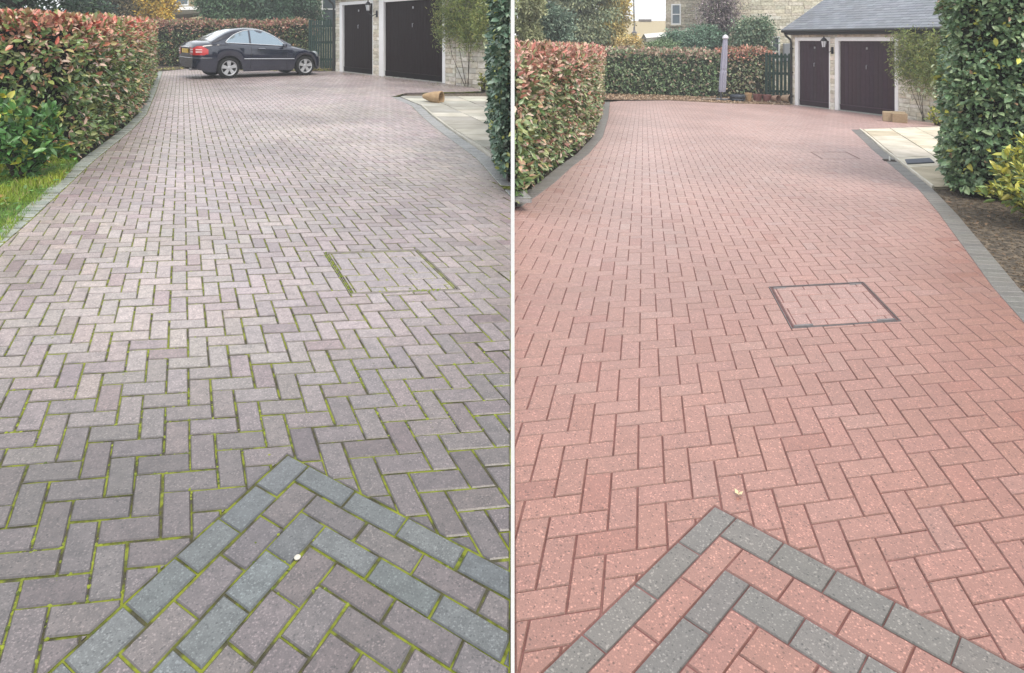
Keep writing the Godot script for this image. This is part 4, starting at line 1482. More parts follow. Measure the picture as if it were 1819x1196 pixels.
func right_drive() -> void:
	var s := SR
	var left_in := [Vector2(-12.5, 36.0), Vector2(-11.6, 42.0), Vector2(-10.7, 49.0), Vector2(-9.9, 59.2), Vector2(-8.5, 71.7), Vector2(-7.6, 92.6), Vector2(-8.6, 130), Vector2(-10.9, 181)]
	var right_in := [Vector2(49.0, 107.5), Vector2(45.3, 90.0), Vector2(42.0, 75.5), Vector2(40.1, 65.5), Vector2(38.2, 56), Vector2(35.6, 43.0), Vector2(32.2, 30.5), Vector2(28.5, 18.4), Vector2(25.6, 9.0), Vector2(24.0, 2.5), Vector2(23.0, -5), Vector2(22.5, -20)]
	var pts := [Vector2(seam_i(s, -20.0, 0.0075), -20.0), Vector2(seam_i(s, 35.5, 0.0075), 35.5)]
	pts.append_array(left_in)
	for q in [Vector2(-8, 187), Vector2(9.5, 193), Vector2(28.7, 184), Vector2(51.6, 180), Vector2(53.5, 180.5), Vector2(76.0, 133.5), Vector2(78.6, 123), Vector2(78.2, 117.5), Vector2(75, 116.6), Vector2(50.8, 107.6)]: pts.append(q)
	pts.append_array(right_in)
	var field := PackedVector2Array(pts)
	if Geometry2D.is_polygon_clockwise(field): field.reverse()
	var holes := [rect(Vector2(9.0, 4.3), Vector2(16.2, 11.15)), rect(Vector2(29.2, 65.5), Vector2(36.0, 73.0))]
	drive(s, "right_drive", "clean salmon red block paving in herringbone", field, Vector2(2.76, -9.5), holes, false, [-16, 82, -22, 196])
	manhole(s, holes[0][0], holes[0][2], false, "square steel framed manhole cover set with red blocks near the front of the red drive")
	manhole(s, holes[1][0], holes[1][2], false, "faint small manhole cover far up the red drive", false)
	var r := RandomNumberGenerator.new()
	r.seed = 42
	kerb_row(s, "right_hedge_kerb", "row of grey blocks along the foot of the hedge, left edge of the red drive", PackedVector2Array(left_in), -1.0, 1.9, [Color(0.34, 0.315, 0.30), Color(0.37, 0.345, 0.33)], M.block_new, 0.05, r)
	var out := kerb_row(s, "flower_bed_kerb", "row of smooth grey blocks along the flagstones and soil bed, right edge of the red drive", PackedVector2Array(right_in), -1.0, 2.0, [Color(0.30, 0.28, 0.265), Color(0.33, 0.31, 0.29)], M.block_new, 0.045, r)
	var cor := PackedVector2Array(out.slice(0, 6))
	for q in [Vector2(48.5, 42), Vector2(62, 60), Vector2(78, 92), Vector2(80, 116.2)]: cor.append(q)
	if Geometry2D.is_polygon_clockwise(cor): cor.reverse()
	patio(s, "right_patio", "clean cream flagstones beside the red drive", cor, Vector2(2.1, 9.4), Vector2(7.8, 1.6), Vector2(40.7, 56.6), [Color(0.76, 0.70, 0.58), Color(0.8, 0.75, 0.65), Color(0.68, 0.59, 0.45), Color(0.78, 0.72, 0.62)], 18, 0.012)
	var ed := MB.new()
	for k in range(0, 5):
		block(ed, s, PackedVector2Array([out[k], out[k] + Vector2(0.35, 0), out[k + 1] + Vector2(0.35, 0), out[k + 1]]), 0.02, 0.03, 0.03, 0.04, Color(0.85, 0.81, 0.73))
	tag(obj("slab_edging", ed.mesh(), M.slab), "clean cream upstanding slab edge along the flagstones of the red drive", "edging")
	# soil bed on the right, gritty
	var bed := PackedVector2Array(out.slice(5))
	for q in [Vector2(60, -20), Vector2(60, 60), Vector2(46, 60), Vector2(42, 48)]: bed.append(q)
	var mb := MB.new()
	var t := Geometry2D.triangulate_polygon(bed)
	for k in range(0, t.size(), 3): mb.face([s.v(bed[t[k]], -0.025), s.v(bed[t[k + 1]], -0.025), s.v(bed[t[k + 2]], -0.025)], Color(0.9, 0.9, 0.9), s.N)
	structure("soil_bed", mb.mesh(), M.soil, "dark brown soil bed beside the red drive")
	var buf := PackedFloat32Array()
	var bs := MB.new()
	bs.box(Transform3D(), Vector3(1, 0.7, 0.8), Color(1, 1, 1), 0.2)
	for k in 5000:
		var q := Vector2(r.randf_range(26, 46), r.randf_range(4, 46))
		if not Geometry2D.is_point_in_polygon(q, bed): continue
		var c := Color(0.5, 0.4, 0.3).lerp(Color(1.0, 0.9, 0.75), r.randf())
		var z := r.randf_range(0.004, 0.016)
		put(buf, Basis.from_euler(rv(r) * 3.0).scaled(Vector3(z, z, z)), s.v(q, -0.024), c)
	tag(copies("soil_crumbs", bs.mesh(), M.soil, buf), "crumbs of earth and bark lying on the soil bed beside the red drive", "soil")

func litter(s: Plane2, called: String, label: String, poly: PackedVector2Array, n: int, size: float, pal: Array, seed_: int, h := 0.006) -> void:
	var r := RandomNumberGenerator.new()
	r.seed = seed_
	var lo := Vector2(1e9, 1e9)
	var hi := -lo
	for q in poly:
		lo = lo.min(q); hi = hi.max(q)
	var buf := PackedFloat32Array()
	for k in n:
		var q := Vector2(r.randf_range(lo.x, hi.x), r.randf_range(lo.y, hi.y))
		if not Geometry2D.is_point_in_polygon(q, poly): continue
		var p := s.at(q.x, q.y, h + r.randf() * 0.012)
		put(buf, leaf_basis(Vector3(r.randf_range(-1, 1), r.randf_range(-0.2, 0.3), r.randf_range(-1, 1)), Vector3.UP + rv(r) * 0.3, size * r.randf_range(0.5, 1.3)), p, pick(pal, r))
	tag(copies(called, leaf_mesh, M.matt_leaf, buf), label, "fallen leaves")

func left_buildings() -> void:
	var cream := [Color(0.78, 0.74, 0.65), Color(0.84, 0.81, 0.74), Color(0.72, 0.67, 0.58), Color(0.88, 0.85, 0.79), Color(0.76, 0.74, 0.69)]
	var xf := garage(SL, "stone double garage with two very dark brown doors, beyond the parked car", Vector2(-6.393, -22.91), Vector2(0.709, 0.706), 6.75, [[0.27, 0.47, 2.42, 2.46], [2.81, 3.08, 6.14, 6.28]], 2.79, 2.9, 3.05, cream, Color(0.017, 0.009, 0.010), [Color(0.10, 0.11, 0.13), Color(0.13, 0.14, 0.16)], 0.58, 61, Color(0.62, 0.58, 0.5), -0.08, true, 2.2)
	garden_wall(xf, 6.78, 8.55, cream)
	lantern(xf, 2.72, 2.42, "black coach lantern on the pier between the near-black doors of the left garage", -0.22)
	# stone house behind with a tall narrow window
	var hp := Vector2(-10.5, -30.5)
	var hx := wall_frame(Vector3(hp.x, 0, hp.y), Vector2(1, 0))
	house(SL, hx, "cream stone house with one narrow white window, just left of the left garage", 6.0, 6.0, [[1.28, 2.15, 0.86, 2.1, [0.42]]], [Color(0.62, 0.6, 0.5), Color(0.68, 0.66, 0.57), Color(0.57, 0.55, 0.45)], 71)
	# far house seen over the hedge
	var h2 := wall_frame(Vector3(-21.6, 0, -38.0), Vector2(1, 0.02))
	house(SL, h2, "distant yellowish stone house with a white window over the back hedge of the left drive", 7.0, 5.2, [[1.15, 3.62, 1.0, 1.2, [0.5]]], [Color(0.62, 0.52, 0.32), Color(0.55, 0.46, 0.3)], 72, 0.3, 0.6)

func house(s: Plane2, xf: Transform3D, label: String, width: float, height: float, wins: Array, cols: Array, seed_: int, course := 0.17, length := 0.42, deep := 6.0) -> Node3D:
	var r := RandomNumberGenerator.new()
	r.seed = seed_
	var o := xf.origin
	var gy := s.gy(o.x, o.z)
	var root := thing("house", Vector3(o.x, gy, o.z), label, "house")
	var wl := MB.new()
	wl.box(xf * Transform3D(Basis(), Vector3(width * 0.5, (gy - 1.0 + height) * 0.5, -deep * 0.5 - 0.01)), Vector3(width, height - gy + 1.0, deep), (cols[0] as Color) * 0.8)
	obj("wall", wl.mesh(), M.mortar, root)
	var holes := []
	for w in wins: holes.append(Rect2(w[0], w[1], w[2], w[3]))
	stones(root, xf, 0.0, width, gy - 0.1, height, holes, course, length, cols, r, 0)
	for w in wins: window(root, xf, w[0], w[1], w[2], w[3], w[4], Color(0.12, 0.15, 0.17))
	var rf := MB.new()
	var a := [xf * Vector3(-0.3, height - 0.05, 0.4), xf * Vector3(width + 0.3, height - 0.05, 0.4), xf * Vector3(width + 0.3, height + 2.4, -deep * 0.5), xf * Vector3(-0.3, height + 2.4, -deep * 0.5)]
	var b := [xf * Vector3(-0.3, height - 0.05, -deep - 0.4), xf * Vector3(width + 0.3, height - 0.05, -deep - 0.4), a[2], a[3]]
	rf.face(a, Color(0.16, 0.15, 0.14), Vector3.UP)
	rf.face(b, Color(0.16, 0.15, 0.14), Vector3.UP)
	rf.face([a[0], a[3], b[0]], Color(0.4, 0.36, 0.3), -xf.basis.x)
	rf.face([a[1], a[2], b[1]], Color(0.4, 0.36, 0.3), xf.basis.x)
	obj("roof", rf.mesh(), M.slate, root)
	return root

func right_buildings() -> void:
	var cream := [Color(0.82, 0.77, 0.67), Color(0.87, 0.83, 0.76), Color(0.75, 0.70, 0.6), Color(0.9, 0.87, 0.81), Color(0.8, 0.75, 0.64)]
	var xf := garage(SR, "stone double garage with two brown doors, haze painted into their colour, and a wet slate roof", Vector2(9.5, -21.43), Vector2(0.352, 0.936), 5.9, [[0.17, 0.31, 1.57, 1.61], [1.79, 1.93, 3.83, 3.94]], 1.52, 1.64, 1.76, cream, Color(0.062, 0.04, 0.05), [Color(0.15, 0.16, 0.185), Color(0.18, 0.19, 0.215), Color(0.13, 0.14, 0.16)], 0.56, 62, Color(0.66, 0.62, 0.54), 0.02)  # door colour lifted above its dark brown, a haze veil painted in
	lantern(xf, 1.72, 1.22, "black coach lantern on the pier between the haze tinted brown doors of the right garage", -0.14)
	var pale := [Color(0.84, 0.79, 0.67), Color(0.9, 0.86, 0.77), Color(0.78, 0.73, 0.62), Color(0.88, 0.82, 0.7)]
	var hx := wall_frame(Vector3(9.6, 0, -29.4), Vector2(1, 0.2))
	house(SR, hx, "pale stone house rising behind the garage of the red drive", 9.5, 7.0, [[2.34, 0.6, 0.38, 1.1, [0.36]], [0.7, 3.9, 1.0, 1.2, [0.5]]], pale, 73)
	var mt := MB.new()
	mt.box(hx * Transform3D(Basis(), Vector3(3.0, 0.98, 0.2)), Vector3(0.34, 0.82, 0.26), Color(0.3, 0.31, 0.34), 0.015)
	mt.box(hx * Transform3D(Basis(), Vector3(2.98, 0.57, 0.2)), Vector3(0.46, 0.06, 0.3), Color(0.06, 0.06, 0.07), 0.01)
	tag(obj("meter_cabinet", mt.mesh(), M.plastic), "grey meter cabinet on the pale stone wall left of the right garage eaves", "cabinet")
	var h3 := wall_frame(Vector3(7.75, 0, -31.8), Vector2(1, 0.25))
	house(SR, h3, "stone house wing with a tall white sash window behind the bare tree", 2.2, 7.5, [[0.27, 2.3, 0.48, 1.05, [0.5]]], [Color(0.66, 0.61, 0.53), Color(0.72, 0.68, 0.6), Color(0.58, 0.54, 0.47)], 74)
	# far cottage with a tan roof
	var far := thing("cottage", Vector3(11.0, SR.gy(11, -60), -60), "low far cottage with a long tan roof under the white sky", "house")
	var fx := wall_frame(Vector3(8.5, 0, -60.0), Vector2(1, 0.0))
	var rf := MB.new()
	var f0 := [fx * Vector3(0, 1.75, 0.3), fx * Vector3(9.5, 1.75, 0.3), fx * Vector3(9.3, 3.45, -4), fx * Vector3(0.2, 3.45, -4)]
	rf.face(f0, Color(0.5, 0.42, 0.28), Vector3.UP)
	rf.face([fx * Vector3(0, 1.75, -8.3), fx * Vector3(9.5, 1.75, -8.3), f0[2], f0[3]], Color(0.5, 0.42, 0.28), Vector3.UP)
	var roof := obj("roof", rf.mesh(), M.mortar, far)
	var chm := MB.new()
	chm.box(fx * Transform3D(Basis(), Vector3(5.0, 3.5, -4)), Vector3(1.2, 0.22, 0.6), Color(0.2, 0.18, 0.17))
	obj("ridge_vent", chm.mesh(), M.clay, roof)
	var fw := MB.new()
	fw.box(fx * Transform3D(Basis(), Vector3(4.75, -0.4, -4)), Vector3(9.3, 4.2, 8), Color(0.6, 0.52, 0.38))
	obj("wall", fw.mesh(), M.mortar, far)
	window(far, fx * Transform3D(Basis(), Vector3(0, 0, 0.03)), 4.1, 1.3 - 0.35, 1.1, 0.9, [], Color(0.1, 0.1, 0.12))

func left_plants() -> void:
	var red := [[2, Color(0.42, 0.11, 0.075)], [3, Color(0.5, 0.26, 0.19)], [2.2, Color(0.38, 0.28, 0.15)], [2, Color(0.2, 0.25, 0.08)]]
	var mixed := [[1.3, Color(0.38, 0.15, 0.09)], [3, Color(0.21, 0.24, 0.09)], [3.4, Color(0.13, 0.2, 0.07)], [0.8, Color(0.38, 0.32, 0.14)], [2.2, Color(0.46, 0.33, 0.26)]]
	var green := [[4, Color(0.085, 0.14, 0.04)], [3, Color(0.13, 0.19, 0.055)], [2, Color(0.22, 0.25, 0.08)], [0.7, Color(0.32, 0.17, 0.09)], [1.6, Color(0.045, 0.09, 0.035)]]
	var pal := func(hf: float, al: float, depth: float, r: RandomNumberGenerator) -> Array:
		var k := hf + r.randf_range(-0.13, 0.13)
		if k > 0.87 - al * 0.08: return red
		if r.randf() < clampf(al * 1.35 - 0.2, 0.0, 0.85): return mixed
		return mixed if k > 0.72 else green
	hedge(SL, "photinia_hedge", "red topped clipped hedge with glossy leaves along the left edge of the grey drive", "red topped clipped hedges", [Vector2(-8.2, -6.7), Vector2(-6.3, -6.75), Vector2(-5.35, -6.95), Vector2(-5.12, -7.5), Vector2(-5.98, -9.75), Vector2(-6.6, -11.15), Vector2(-7.5, -12.9), Vector2(-8.7, -15.1), Vector2(-10.4, -18.4)], 1.5, [1.83, 1.83, 1.82, 1.82, 1.85, 1.85, 1.92, 1.98, 2.02], 1150.0, 0.09, pal, 101, {"wide": 0.95})
	var back := func(hf: float, al: float, depth: float, r: RandomNumberGenerator) -> Array:
		if hf + r.randf_range(-0.1, 0.1) > 0.8: return [[3, Color(0.3, 0.13, 0.1)], [2, Color(0.34, 0.22, 0.15)], [2, Color(0.16, 0.17, 0.07)]]
		return [[4, Color(0.05, 0.09, 0.03)], [2, Color(0.1, 0.14, 0.05)], [1, Color(0.25, 0.15, 0.08)], [1, Color(0.2, 0.2, 0.1)]]
	hedge(SL, "photinia_hedge", "clipped hedge running behind the parked car", "red topped clipped hedges", [Vector2(-15.2, -25.0), Vector2(-13.4, -25.2), Vector2(-11.4, -25.2), Vector2(-10.4, -25.1)], 1.2, [2.32, 2.3, 2.3, 2.22], 420.0, 0.11, back, 102, {"core": Color(0.05, 0.055, 0.03), "wob": 0.14})
	hedge(SL, "photinia_hedge", "rounded clipped hedge beyond the bonnet of the parked car", "red topped clipped hedges", [Vector2(-10.35, -25.0), Vector2(-9.2, -24.9), Vector2(-8.1, -24.8), Vector2(-7.85, -24.9)], 1.2, [2.2, 2.32, 2.3, 2.0], 420.0, 0.11, back, 103, {"core": Color(0.05, 0.055, 0.03), "wob": 0.14})
	var ivy := func(hf: float, al: float, depth: float, r: RandomNumberGenerator) -> Array:
		return [[4, Color(0.065, 0.12, 0.075)], [3, Color(0.11, 0.175, 0.12)], [2, Color(0.22, 0.29, 0.2)], [0.6, Color(0.34, 0.36, 0.1)]]
	hedge(SL, "ivy_hedge", "narrow strip of tall bluish ivy hedge at the right end of the grey drive", "", [Vector2(-0.3, -8.6), Vector2(-0.21, -7.6), Vector2(-0.185, -6.9), Vector2(-0.14, -6.5)], 0.3, [2.9, 2.9, 2.9, 2.85], 2000.0, 0.06, ivy, 104, {"xmax": -0.012, "mix": true, "wide": 1.2, "wob": 0.05, "foot": 0.1})
	shrub("laurel_bush", "young bright green bush in front of the red topped hedge, left edge", "bush", SL.at(-5.0, -6.42), Vector3(0.5, 0.92, 0.42), 1500, 0.105, [[4, Color(0.07, 0.17, 0.05)], [3, Color(0.11, 0.24, 0.07)], [1, Color(0.25, 0.32, 0.06)], [0.5, Color(0.36, 0.34, 0.05)]], 105, {"shoots": 36})
	# fine-leaved wall shrub on the garage
	climber("feathery green wall shrub on the stone wall right of the near-black garage door", SL, Vector2(-6.393, -22.91), Vector2(0.709, 0.706), 6.25, 8.5, 1.7, 3.7, 17000, 106)
	shrub("wall_plant", "small yellow green plant at the foot of the garage wall beside the ivy strip", "plant", SL.at(-0.72, -16.2), Vector3(0.25, 0.5, 0.25), 200, 0.09, [[3, Color(0.3, 0.3, 0.05)], [2, Color(0.14, 0.2, 0.05)]], 107, {"shoots": 14})
	# grass verge
	var r := RandomNumberGenerator.new()
	r.seed = 55
	var vg := PackedVector2Array([Vector2(-2.62, -2.0), Vector2(-3.1, -3.2), Vector2(-3.72, -4.6), Vector2(-4.12, -5.4), Vector2(-4.52, -6.3), Vector2(-4.98, -7.25), Vector2(-5.2, -7.5), Vector2(-7.4, -7.2), Vector2(-7.4, -2.0)])
	var mb := MB.new()
	var t := Geometry2D.triangulate_polygon(vg)
	for k in range(0, t.size(), 3): mb.face([SL.at(vg[t[k]].x, vg[t[k]].y, -0.007), SL.at(vg[t[k + 1]].x, vg[t[k + 1]].y, -0.007), SL.at(vg[t[k + 2]].x, vg[t[k + 2]].y, -0.007)], Color(1, 1, 1), Vector3.UP)
	structure("verge", mb.mesh(), M.turf, "mossy grass verge at the left edge")
	var buf := PackedFloat32Array()
	for k in 42000:
		var q := Vector2(r.randf_range(-6.2, -3.72), r.randf_range(-7.5, -4.6))
		if k % 3 == 0: q = Vector2(r.randf_range(-7.4, -2.6), r.randf_range(-7.5, -2.0))
		if not Geometry2D.is_point_in_polygon(q, vg): continue
		var nn := noise.get_noise_2d(q.x * 50.0, q.y * 50.0)
		var c := Color(0.12, 0.26, 0.03).lerp(Color(0.30, 0.36, 0.03), clampf(nn * 1.5 + 0.5, 0, 1))
		if r.randf() < 0.1: c = Color(0.3, 0.26, 0.1)
		put(buf, leaf_basis(Vector3(r.randf_range(-0.7, 0.7), 1, r.randf_range(-0.7, 0.7)), rv(r), r.randf_range(0.025, 0.085) * (1.0 + nn), 1.6), SL.at(q.x, q.y, -0.01), jit(c, r, 0.25))
	tag(copies("grass", blade_mesh, M.matt_leaf, buf), "short bright green grass on the verge left of the grey drive", "grass")
	litter(SL, "verge_weeds", "small green weed leaves among the grass of the verge", vg, 1500, 0.055, [[3, Color(0.1, 0.24, 0.05)], [2, Color(0.16, 0.3, 0.07)], [1, Color(0.07, 0.16, 0.04)]], 59, 0.035)
	litter(SL, "verge_leaves", "small fallen leaves on the grass verge beside the old drive", vg, 260, 0.06, [[2, Color(0.2, 0.1, 0.04)], [1, Color(0.35, 0.2, 0.06)], [2, Color(0.08, 0.14, 0.04)]], 56, 0.03)
	litter(SL, "far_moss_leaves", "yellow green moss and leaf litter behind the parked car", PackedVector2Array([Vector2(-13.2, -20.6), Vector2(-12.2, -25.3), Vector2(-7.0, -25.0), Vector2(-6.6, -22.9), Vector2(-8.2, -22.3), Vector2(-11.8, -22.8), Vector2(-12.3, -20.4)]), 5000, 0.08, [[3, Color(0.3, 0.27, 0.07)], [2, Color(0.36, 0.24, 0.09)], [3, Color(0.17, 0.2, 0.04)], [1, Color(0.45, 0.36, 0.2)]], 57)
	litter(SL, "garage_leaves", "brown leaf litter and moss at the foot of the left garage doors", PackedVector2Array([Vector2(-6.3, -22.7), Vector2(-1.6, -18.0), Vector2(-1.1, -17.3), Vector2(-1.6, -17.0), Vector2(-3.3, -18.6), Vector2(-6.6, -22.0)]), 1500, 0.05, [[3, Color(0.22, 0.2, 0.08)], [2, Color(0.3, 0.2, 0.1)], [2, Color(0.14, 0.15, 0.05)]], 58)
	# trees beyond the hedges
	tree("dark_tree", "dark green leafy tree rising over the near red topped hedge, far left", "tree", SL.at(-11.7, -14.8), 6.0, Vector3(2.2, 2.2, 1.6), 3.4, 80, 300, 0.13, [[3, Color(0.05, 0.10, 0.055)], [2, Color(0.09, 0.16, 0.09)], [1, Color(0.2, 0.27, 0.15)]], 111, {"spread": 0.5})
	tree("brown_tree", "olive brown feathery tree just left of the golden autumn shrub", "tree", SL.at(-17.7, -29.5), 7.0, Vector3(1.5, 2.4, 1.2), 3.2, 90, 300, 0.13, [[3, Color(0.2, 0.16, 0.075)], [2, Color(0.16, 0.165, 0.07)], [1, Color(0.26, 0.2, 0.11)]], 112, {"spread": 0.5})
	tree("dark_tree", "blackish green tree standing between the leafy dark tree and the olive brown one", "tree", SL.at(-17.5, -25.8), 6.5, Vector3(0.85, 2.4, 0.8), 3.0, 60, 260, 0.12, [[3, Color(0.03, 0.06, 0.04)], [1, Color(0.06, 0.11, 0.06)]], 113, {"spread": 0.42})
	tree("autumn_shrub", "golden yellow autumn shrub over the back hedge of the grey drive", "shrub", SL.at(-15.75, -28.0), 3.4, Vector3(0.75, 1.0, 0.6), 2.5, 44, 180, 0.11, [[4, Color(0.62, 0.4, 0.05)], [2, Color(0.5, 0.36, 0.09)], [1, Color(0.3, 0.28, 0.08)]], 114, {"spread": 0.3})
	tree("evergreen_tree", "wide dense evergreen behind the parked car, left one of the pair", "tree", SL.at(-12.75, -28.9), 5.5, Vector3(1.6, 2.2, 1.1), 2.7, 110, 300, 0.11, [[3, Color(0.06, 0.12, 0.06)], [2, Color(0.09, 0.16, 0.08)], [1, Color(0.14, 0.21, 0.11)]], 115, {"spread": 0.42})
	tree("evergreen_tree", "dense evergreen above the bonnet of the parked car, next to the stone house", "tree", SL.at(-10.15, -28.6), 5.5, Vector3(1.35, 2.2, 1.0), 2.6, 100, 300, 0.11, [[3, Color(0.05, 0.10, 0.06)], [2, Color(0.08, 0.145, 0.08)]], 116, {"spread": 0.4})

func climber(label: String, s: Plane2, p0: Vector2, dir: Vector2, u0: float, u1: float, y0: float, y1: float, n: int, seed_: int) -> void:
	# wall shrub: thin stems from the foot fanning up into fine foliage
	var r := RandomNumberGenerator.new()
	r.seed = seed_
	var xf := wall_frame(Vector3(p0.x, 0, p0.y), dir)
	var um := (u0 + u1) * 0.5
	var g := xf * Vector3(um, 0, 0.15)
	var root := thing("wall_shrub", s.at(g.x, g.z), label, "shrub", "")
	var base := s.at(g.x, g.z)
	var st := MB.new()
	var buf := PackedFloat32Array()
	for k in 80:
		var t := xf * Vector3(lerpf(u0, u1, r.randf()), lerpf(y0, y1, r.randf()), r.randf_range(0.05, 0.5))
		var md := base.lerp(t, 0.5) + xf.basis.z * r.randf_range(0.0, 0.2)
		if k < 4: st.tube([base + rv(r) * 0.05 * Vector3(1, 0, 1), md, t], [0.011, 0.007, 0.004], 4, Color(0.12, 0.1, 0.07))
		for q in n / 80:
			var d := rv(r) * Vector3(0.26, 0.26, 0.22) * r.randf_range(0.3, 1.2)
			if r.randf() < 0.4: d.y -= r.randf() * 0.5
			var pos := t + d
			if (pos - xf.origin).dot(xf.basis.z) < 0.03: continue
			put(buf, leaf_basis(rv(r) + Vector3(0, 0.2, 0), rv(r) + Vector3(0, 0.5, 0), r.randf_range(0.06, 0.13), 0.35), pos, pick([[4, Color(0.2, 0.25, 0.07)], [2, Color(0.13, 0.18, 0.06)], [1.5, Color(0.3, 0.3, 0.1)]], r))
	for k in 60:
		var pos := xf * Vector3(lerpf(um, u1, r.randf()), lerpf(y0 - 0.5, y1 - 0.2, r.randf()), r.randf_range(0.1, 0.5))
		put(buf, leaf_basis(rv(r), Vector3.UP + rv(r) * 0.4, r.randf_range(0.12, 0.2), 1.0), pos, Color(0.55, 0.62, 0.4))
	obj("stems", st.mesh(), M.bark, root)
	copies("foliage", leaf_mesh, M.matt_leaf, buf, root)

func right_plants() -> void:
	var red := [[2, Color(0.5, 0.2, 0.165)], [3, Color(0.55, 0.32, 0.265)], [2.4, Color(0.46, 0.34, 0.23)], [1.4, Color(0.26, 0.28, 0.13)]]
	var mixed := [[1.4, Color(0.42, 0.2, 0.15)], [3, Color(0.25, 0.27, 0.13)], [3.6, Color(0.17, 0.24, 0.11)], [1, Color(0.43, 0.37, 0.22)], [2, Color(0.48, 0.36, 0.29)]]
	var green := [[3, Color(0.1, 0.17, 0.06)], [3, Color(0.17, 0.24, 0.09)], [2, Color(0.27, 0.3, 0.12)], [1, Color(0.4, 0.25, 0.16)]]
	var pal := func(hf: float, al: float, depth: float, r: RandomNumberGenerator) -> Array:
		var k := hf + r.randf_range(-0.13, 0.13)
		if k > 0.82: return red
		if r.randf() < clampf(al * 1.6 + 0.1, 0.0, 0.9): return mixed
		return mixed if k > 0.6 else green
	hedge(SR, "photinia_hedge", "clipped hedge with pink red top along the left edge of the red drive", "red topped clipped hedges", [Vector2(0.06, -6.0), Vector2(0.16, -6.7), Vector2(0.36, -7.5), Vector2(0.62, -8.5), Vector2(1.0, -9.7), Vector2(1.36, -11.0), Vector2(1.85, -13.5), Vector2(2.35, -16.8), Vector2(2.72, -18.8)], 1.2, [1.42, 1.43, 1.43, 1.44, 1.44, 1.42, 1.38, 1.32, 1.3], 1150.0, 0.088, pal, 201, {"xmin": 0.014, "wide": 0.95})
	var back := func(hf: float, al: float, depth: float, r: RandomNumberGenerator) -> Array:  # leaf colours raised, distance haze painted into this far hedge
		if hf + r.randf_range(-0.1, 0.1) > 0.86: return [[2, Color(0.45, 0.27, 0.22)], [2, Color(0.4, 0.31, 0.23)], [3, Color(0.22, 0.27, 0.15)]]
		return [[4, Color(0.12, 0.19, 0.095)], [3, Color(0.17, 0.25, 0.12)], [1.4, Color(0.28, 0.32, 0.18)], [0.8, Color(0.3, 0.22, 0.17)]]
	hedge(SR, "photinia_hedge", "dark green clipped hedge across the far end of the red drive", "red topped clipped hedges", [Vector2(2.9, -23.3), Vector2(4.6, -23.9), Vector2(6.2, -24.1), Vector2(7.95, -24.0)], 1.2, [1.2, 1.16, 1.12, 1.1], 420.0, 0.12, back, 202, {"xmin": 0.02, "core": Color(0.09, 0.11, 0.06), "wob": 0.16})
	var back2 := func(hf: float, al: float, depth: float, r: RandomNumberGenerator) -> Array:
		if hf + r.randf_range(-0.1, 0.1) > 0.78: return [[3, Color(0.5, 0.22, 0.16)], [2, Color(0.4, 0.28, 0.2)], [1, Color(0.2, 0.22, 0.1)]]
		return [[3, Color(0.15, 0.21, 0.1)], [3, Color(0.25, 0.26, 0.14)], [2, Color(0.38, 0.28, 0.2)], [1, Color(0.35, 0.37, 0.26)]]
	hedge(SR, "photinia_hedge", "sparse hedge with red tips between the closed parasol and the green gate", "red topped clipped hedges", [Vector2(8.0, -23.9), Vector2(9.0, -23.9), Vector2(9.95, -23.9)], 1.0, [1.18, 1.2, 1.16], 380.0, 0.12, back2, 203, {"core": Color(0.09, 0.1, 0.06), "wob": 0.16})
	var ivy := func(hf: float, al: float, depth: float, r: RandomNumberGenerator) -> Array:
		return [[4, Color(0.09, 0.155, 0.075)], [4, Color(0.14, 0.22, 0.105)], [2.4, Color(0.25, 0.33, 0.17)], [0.4, Color(0.44, 0.44, 0.09)], [0.1, Color(0.42, 0.27, 0.17)]]
	hedge(SR, "ivy_hedge", "tall dense dark green ivy hedge filling the right edge", "", [Vector2(7.1, -10.2), Vector2(6.2, -8.95), Vector2(5.48, -7.95), Vector2(5.2, -7.45), Vector2(5.8, -7.1), Vector2(6.6, -6.7), Vector2(7.4, -6.2)], 1.6, [2.9, 2.9, 2.85, 2.8, 2.85, 2.9, 2.9], 2100.0, 0.066, ivy, 204, {"wide": 1.15, "wob": 0.2, "mix": true, "foot": 0.06, "core": Color(0.03, 0.038, 0.022)})
	shrub("variegated_bush", "bushy yellow and green spotted laurel in front of the ivy hedge", "bush", SR.at(5.3, -6.2), Vector3(0.72, 0.9, 0.55), 3000, 0.105, [[3, Color(0.16, 0.23, 0.07)], [3, Color(0.42, 0.42, 0.08)], [2, Color(0.6, 0.55, 0.11)], [2, Color(0.25, 0.31, 0.1)]], 205, {"shoots": 60, "wide": 0.8})
	shrub("wall_plant", "little yellow green plant at the corner of the cream flagstones by the ivy", "plant", SR.at(10.75, -15.9), Vector3(0.3, 0.5, 0.3), 220, 0.1, [[3, Color(0.4, 0.38, 0.06)], [2, Color(0.2, 0.26, 0.07)]], 206, {"shoots": 14})
	climber("feathery green wall shrub trained on the stone wall right of the haze tinted brown door", SR, Vector2(9.5, -21.43), Vector2(0.352, 0.936), 4.15, 5.4, 0.55, 1.72, 8000, 207)
	litter(SR, "far_leaf_litter", "brown leaf litter along the far edge of the red drive", PackedVector2Array([Vector2(4.2, -21.1), Vector2(5.5, -21.9), Vector2(7.3, -21.2), Vector2(9.5, -21.2), Vector2(9.9, -24.0), Vector2(3.0, -24.2), Vector2(3.0, -21.0)]), 7000, 0.075, [[3, Color(0.34, 0.22, 0.14)], [2, Color(0.46, 0.33, 0.22)], [2, Color(0.22, 0.14, 0.09)], [1, Color(0.55, 0.45, 0.33)]], 208)
	var lb := PackedVector2Array([Vector2(3.0, -21.0), Vector2(5.5, -21.8), Vector2(7.3, -21.1), Vector2(9.5, -21.0), Vector2(10.5, -26.0), Vector2(2.0, -26.0)])
	var mb := MB.new()
	var t := Geometry2D.triangulate_polygon(lb)
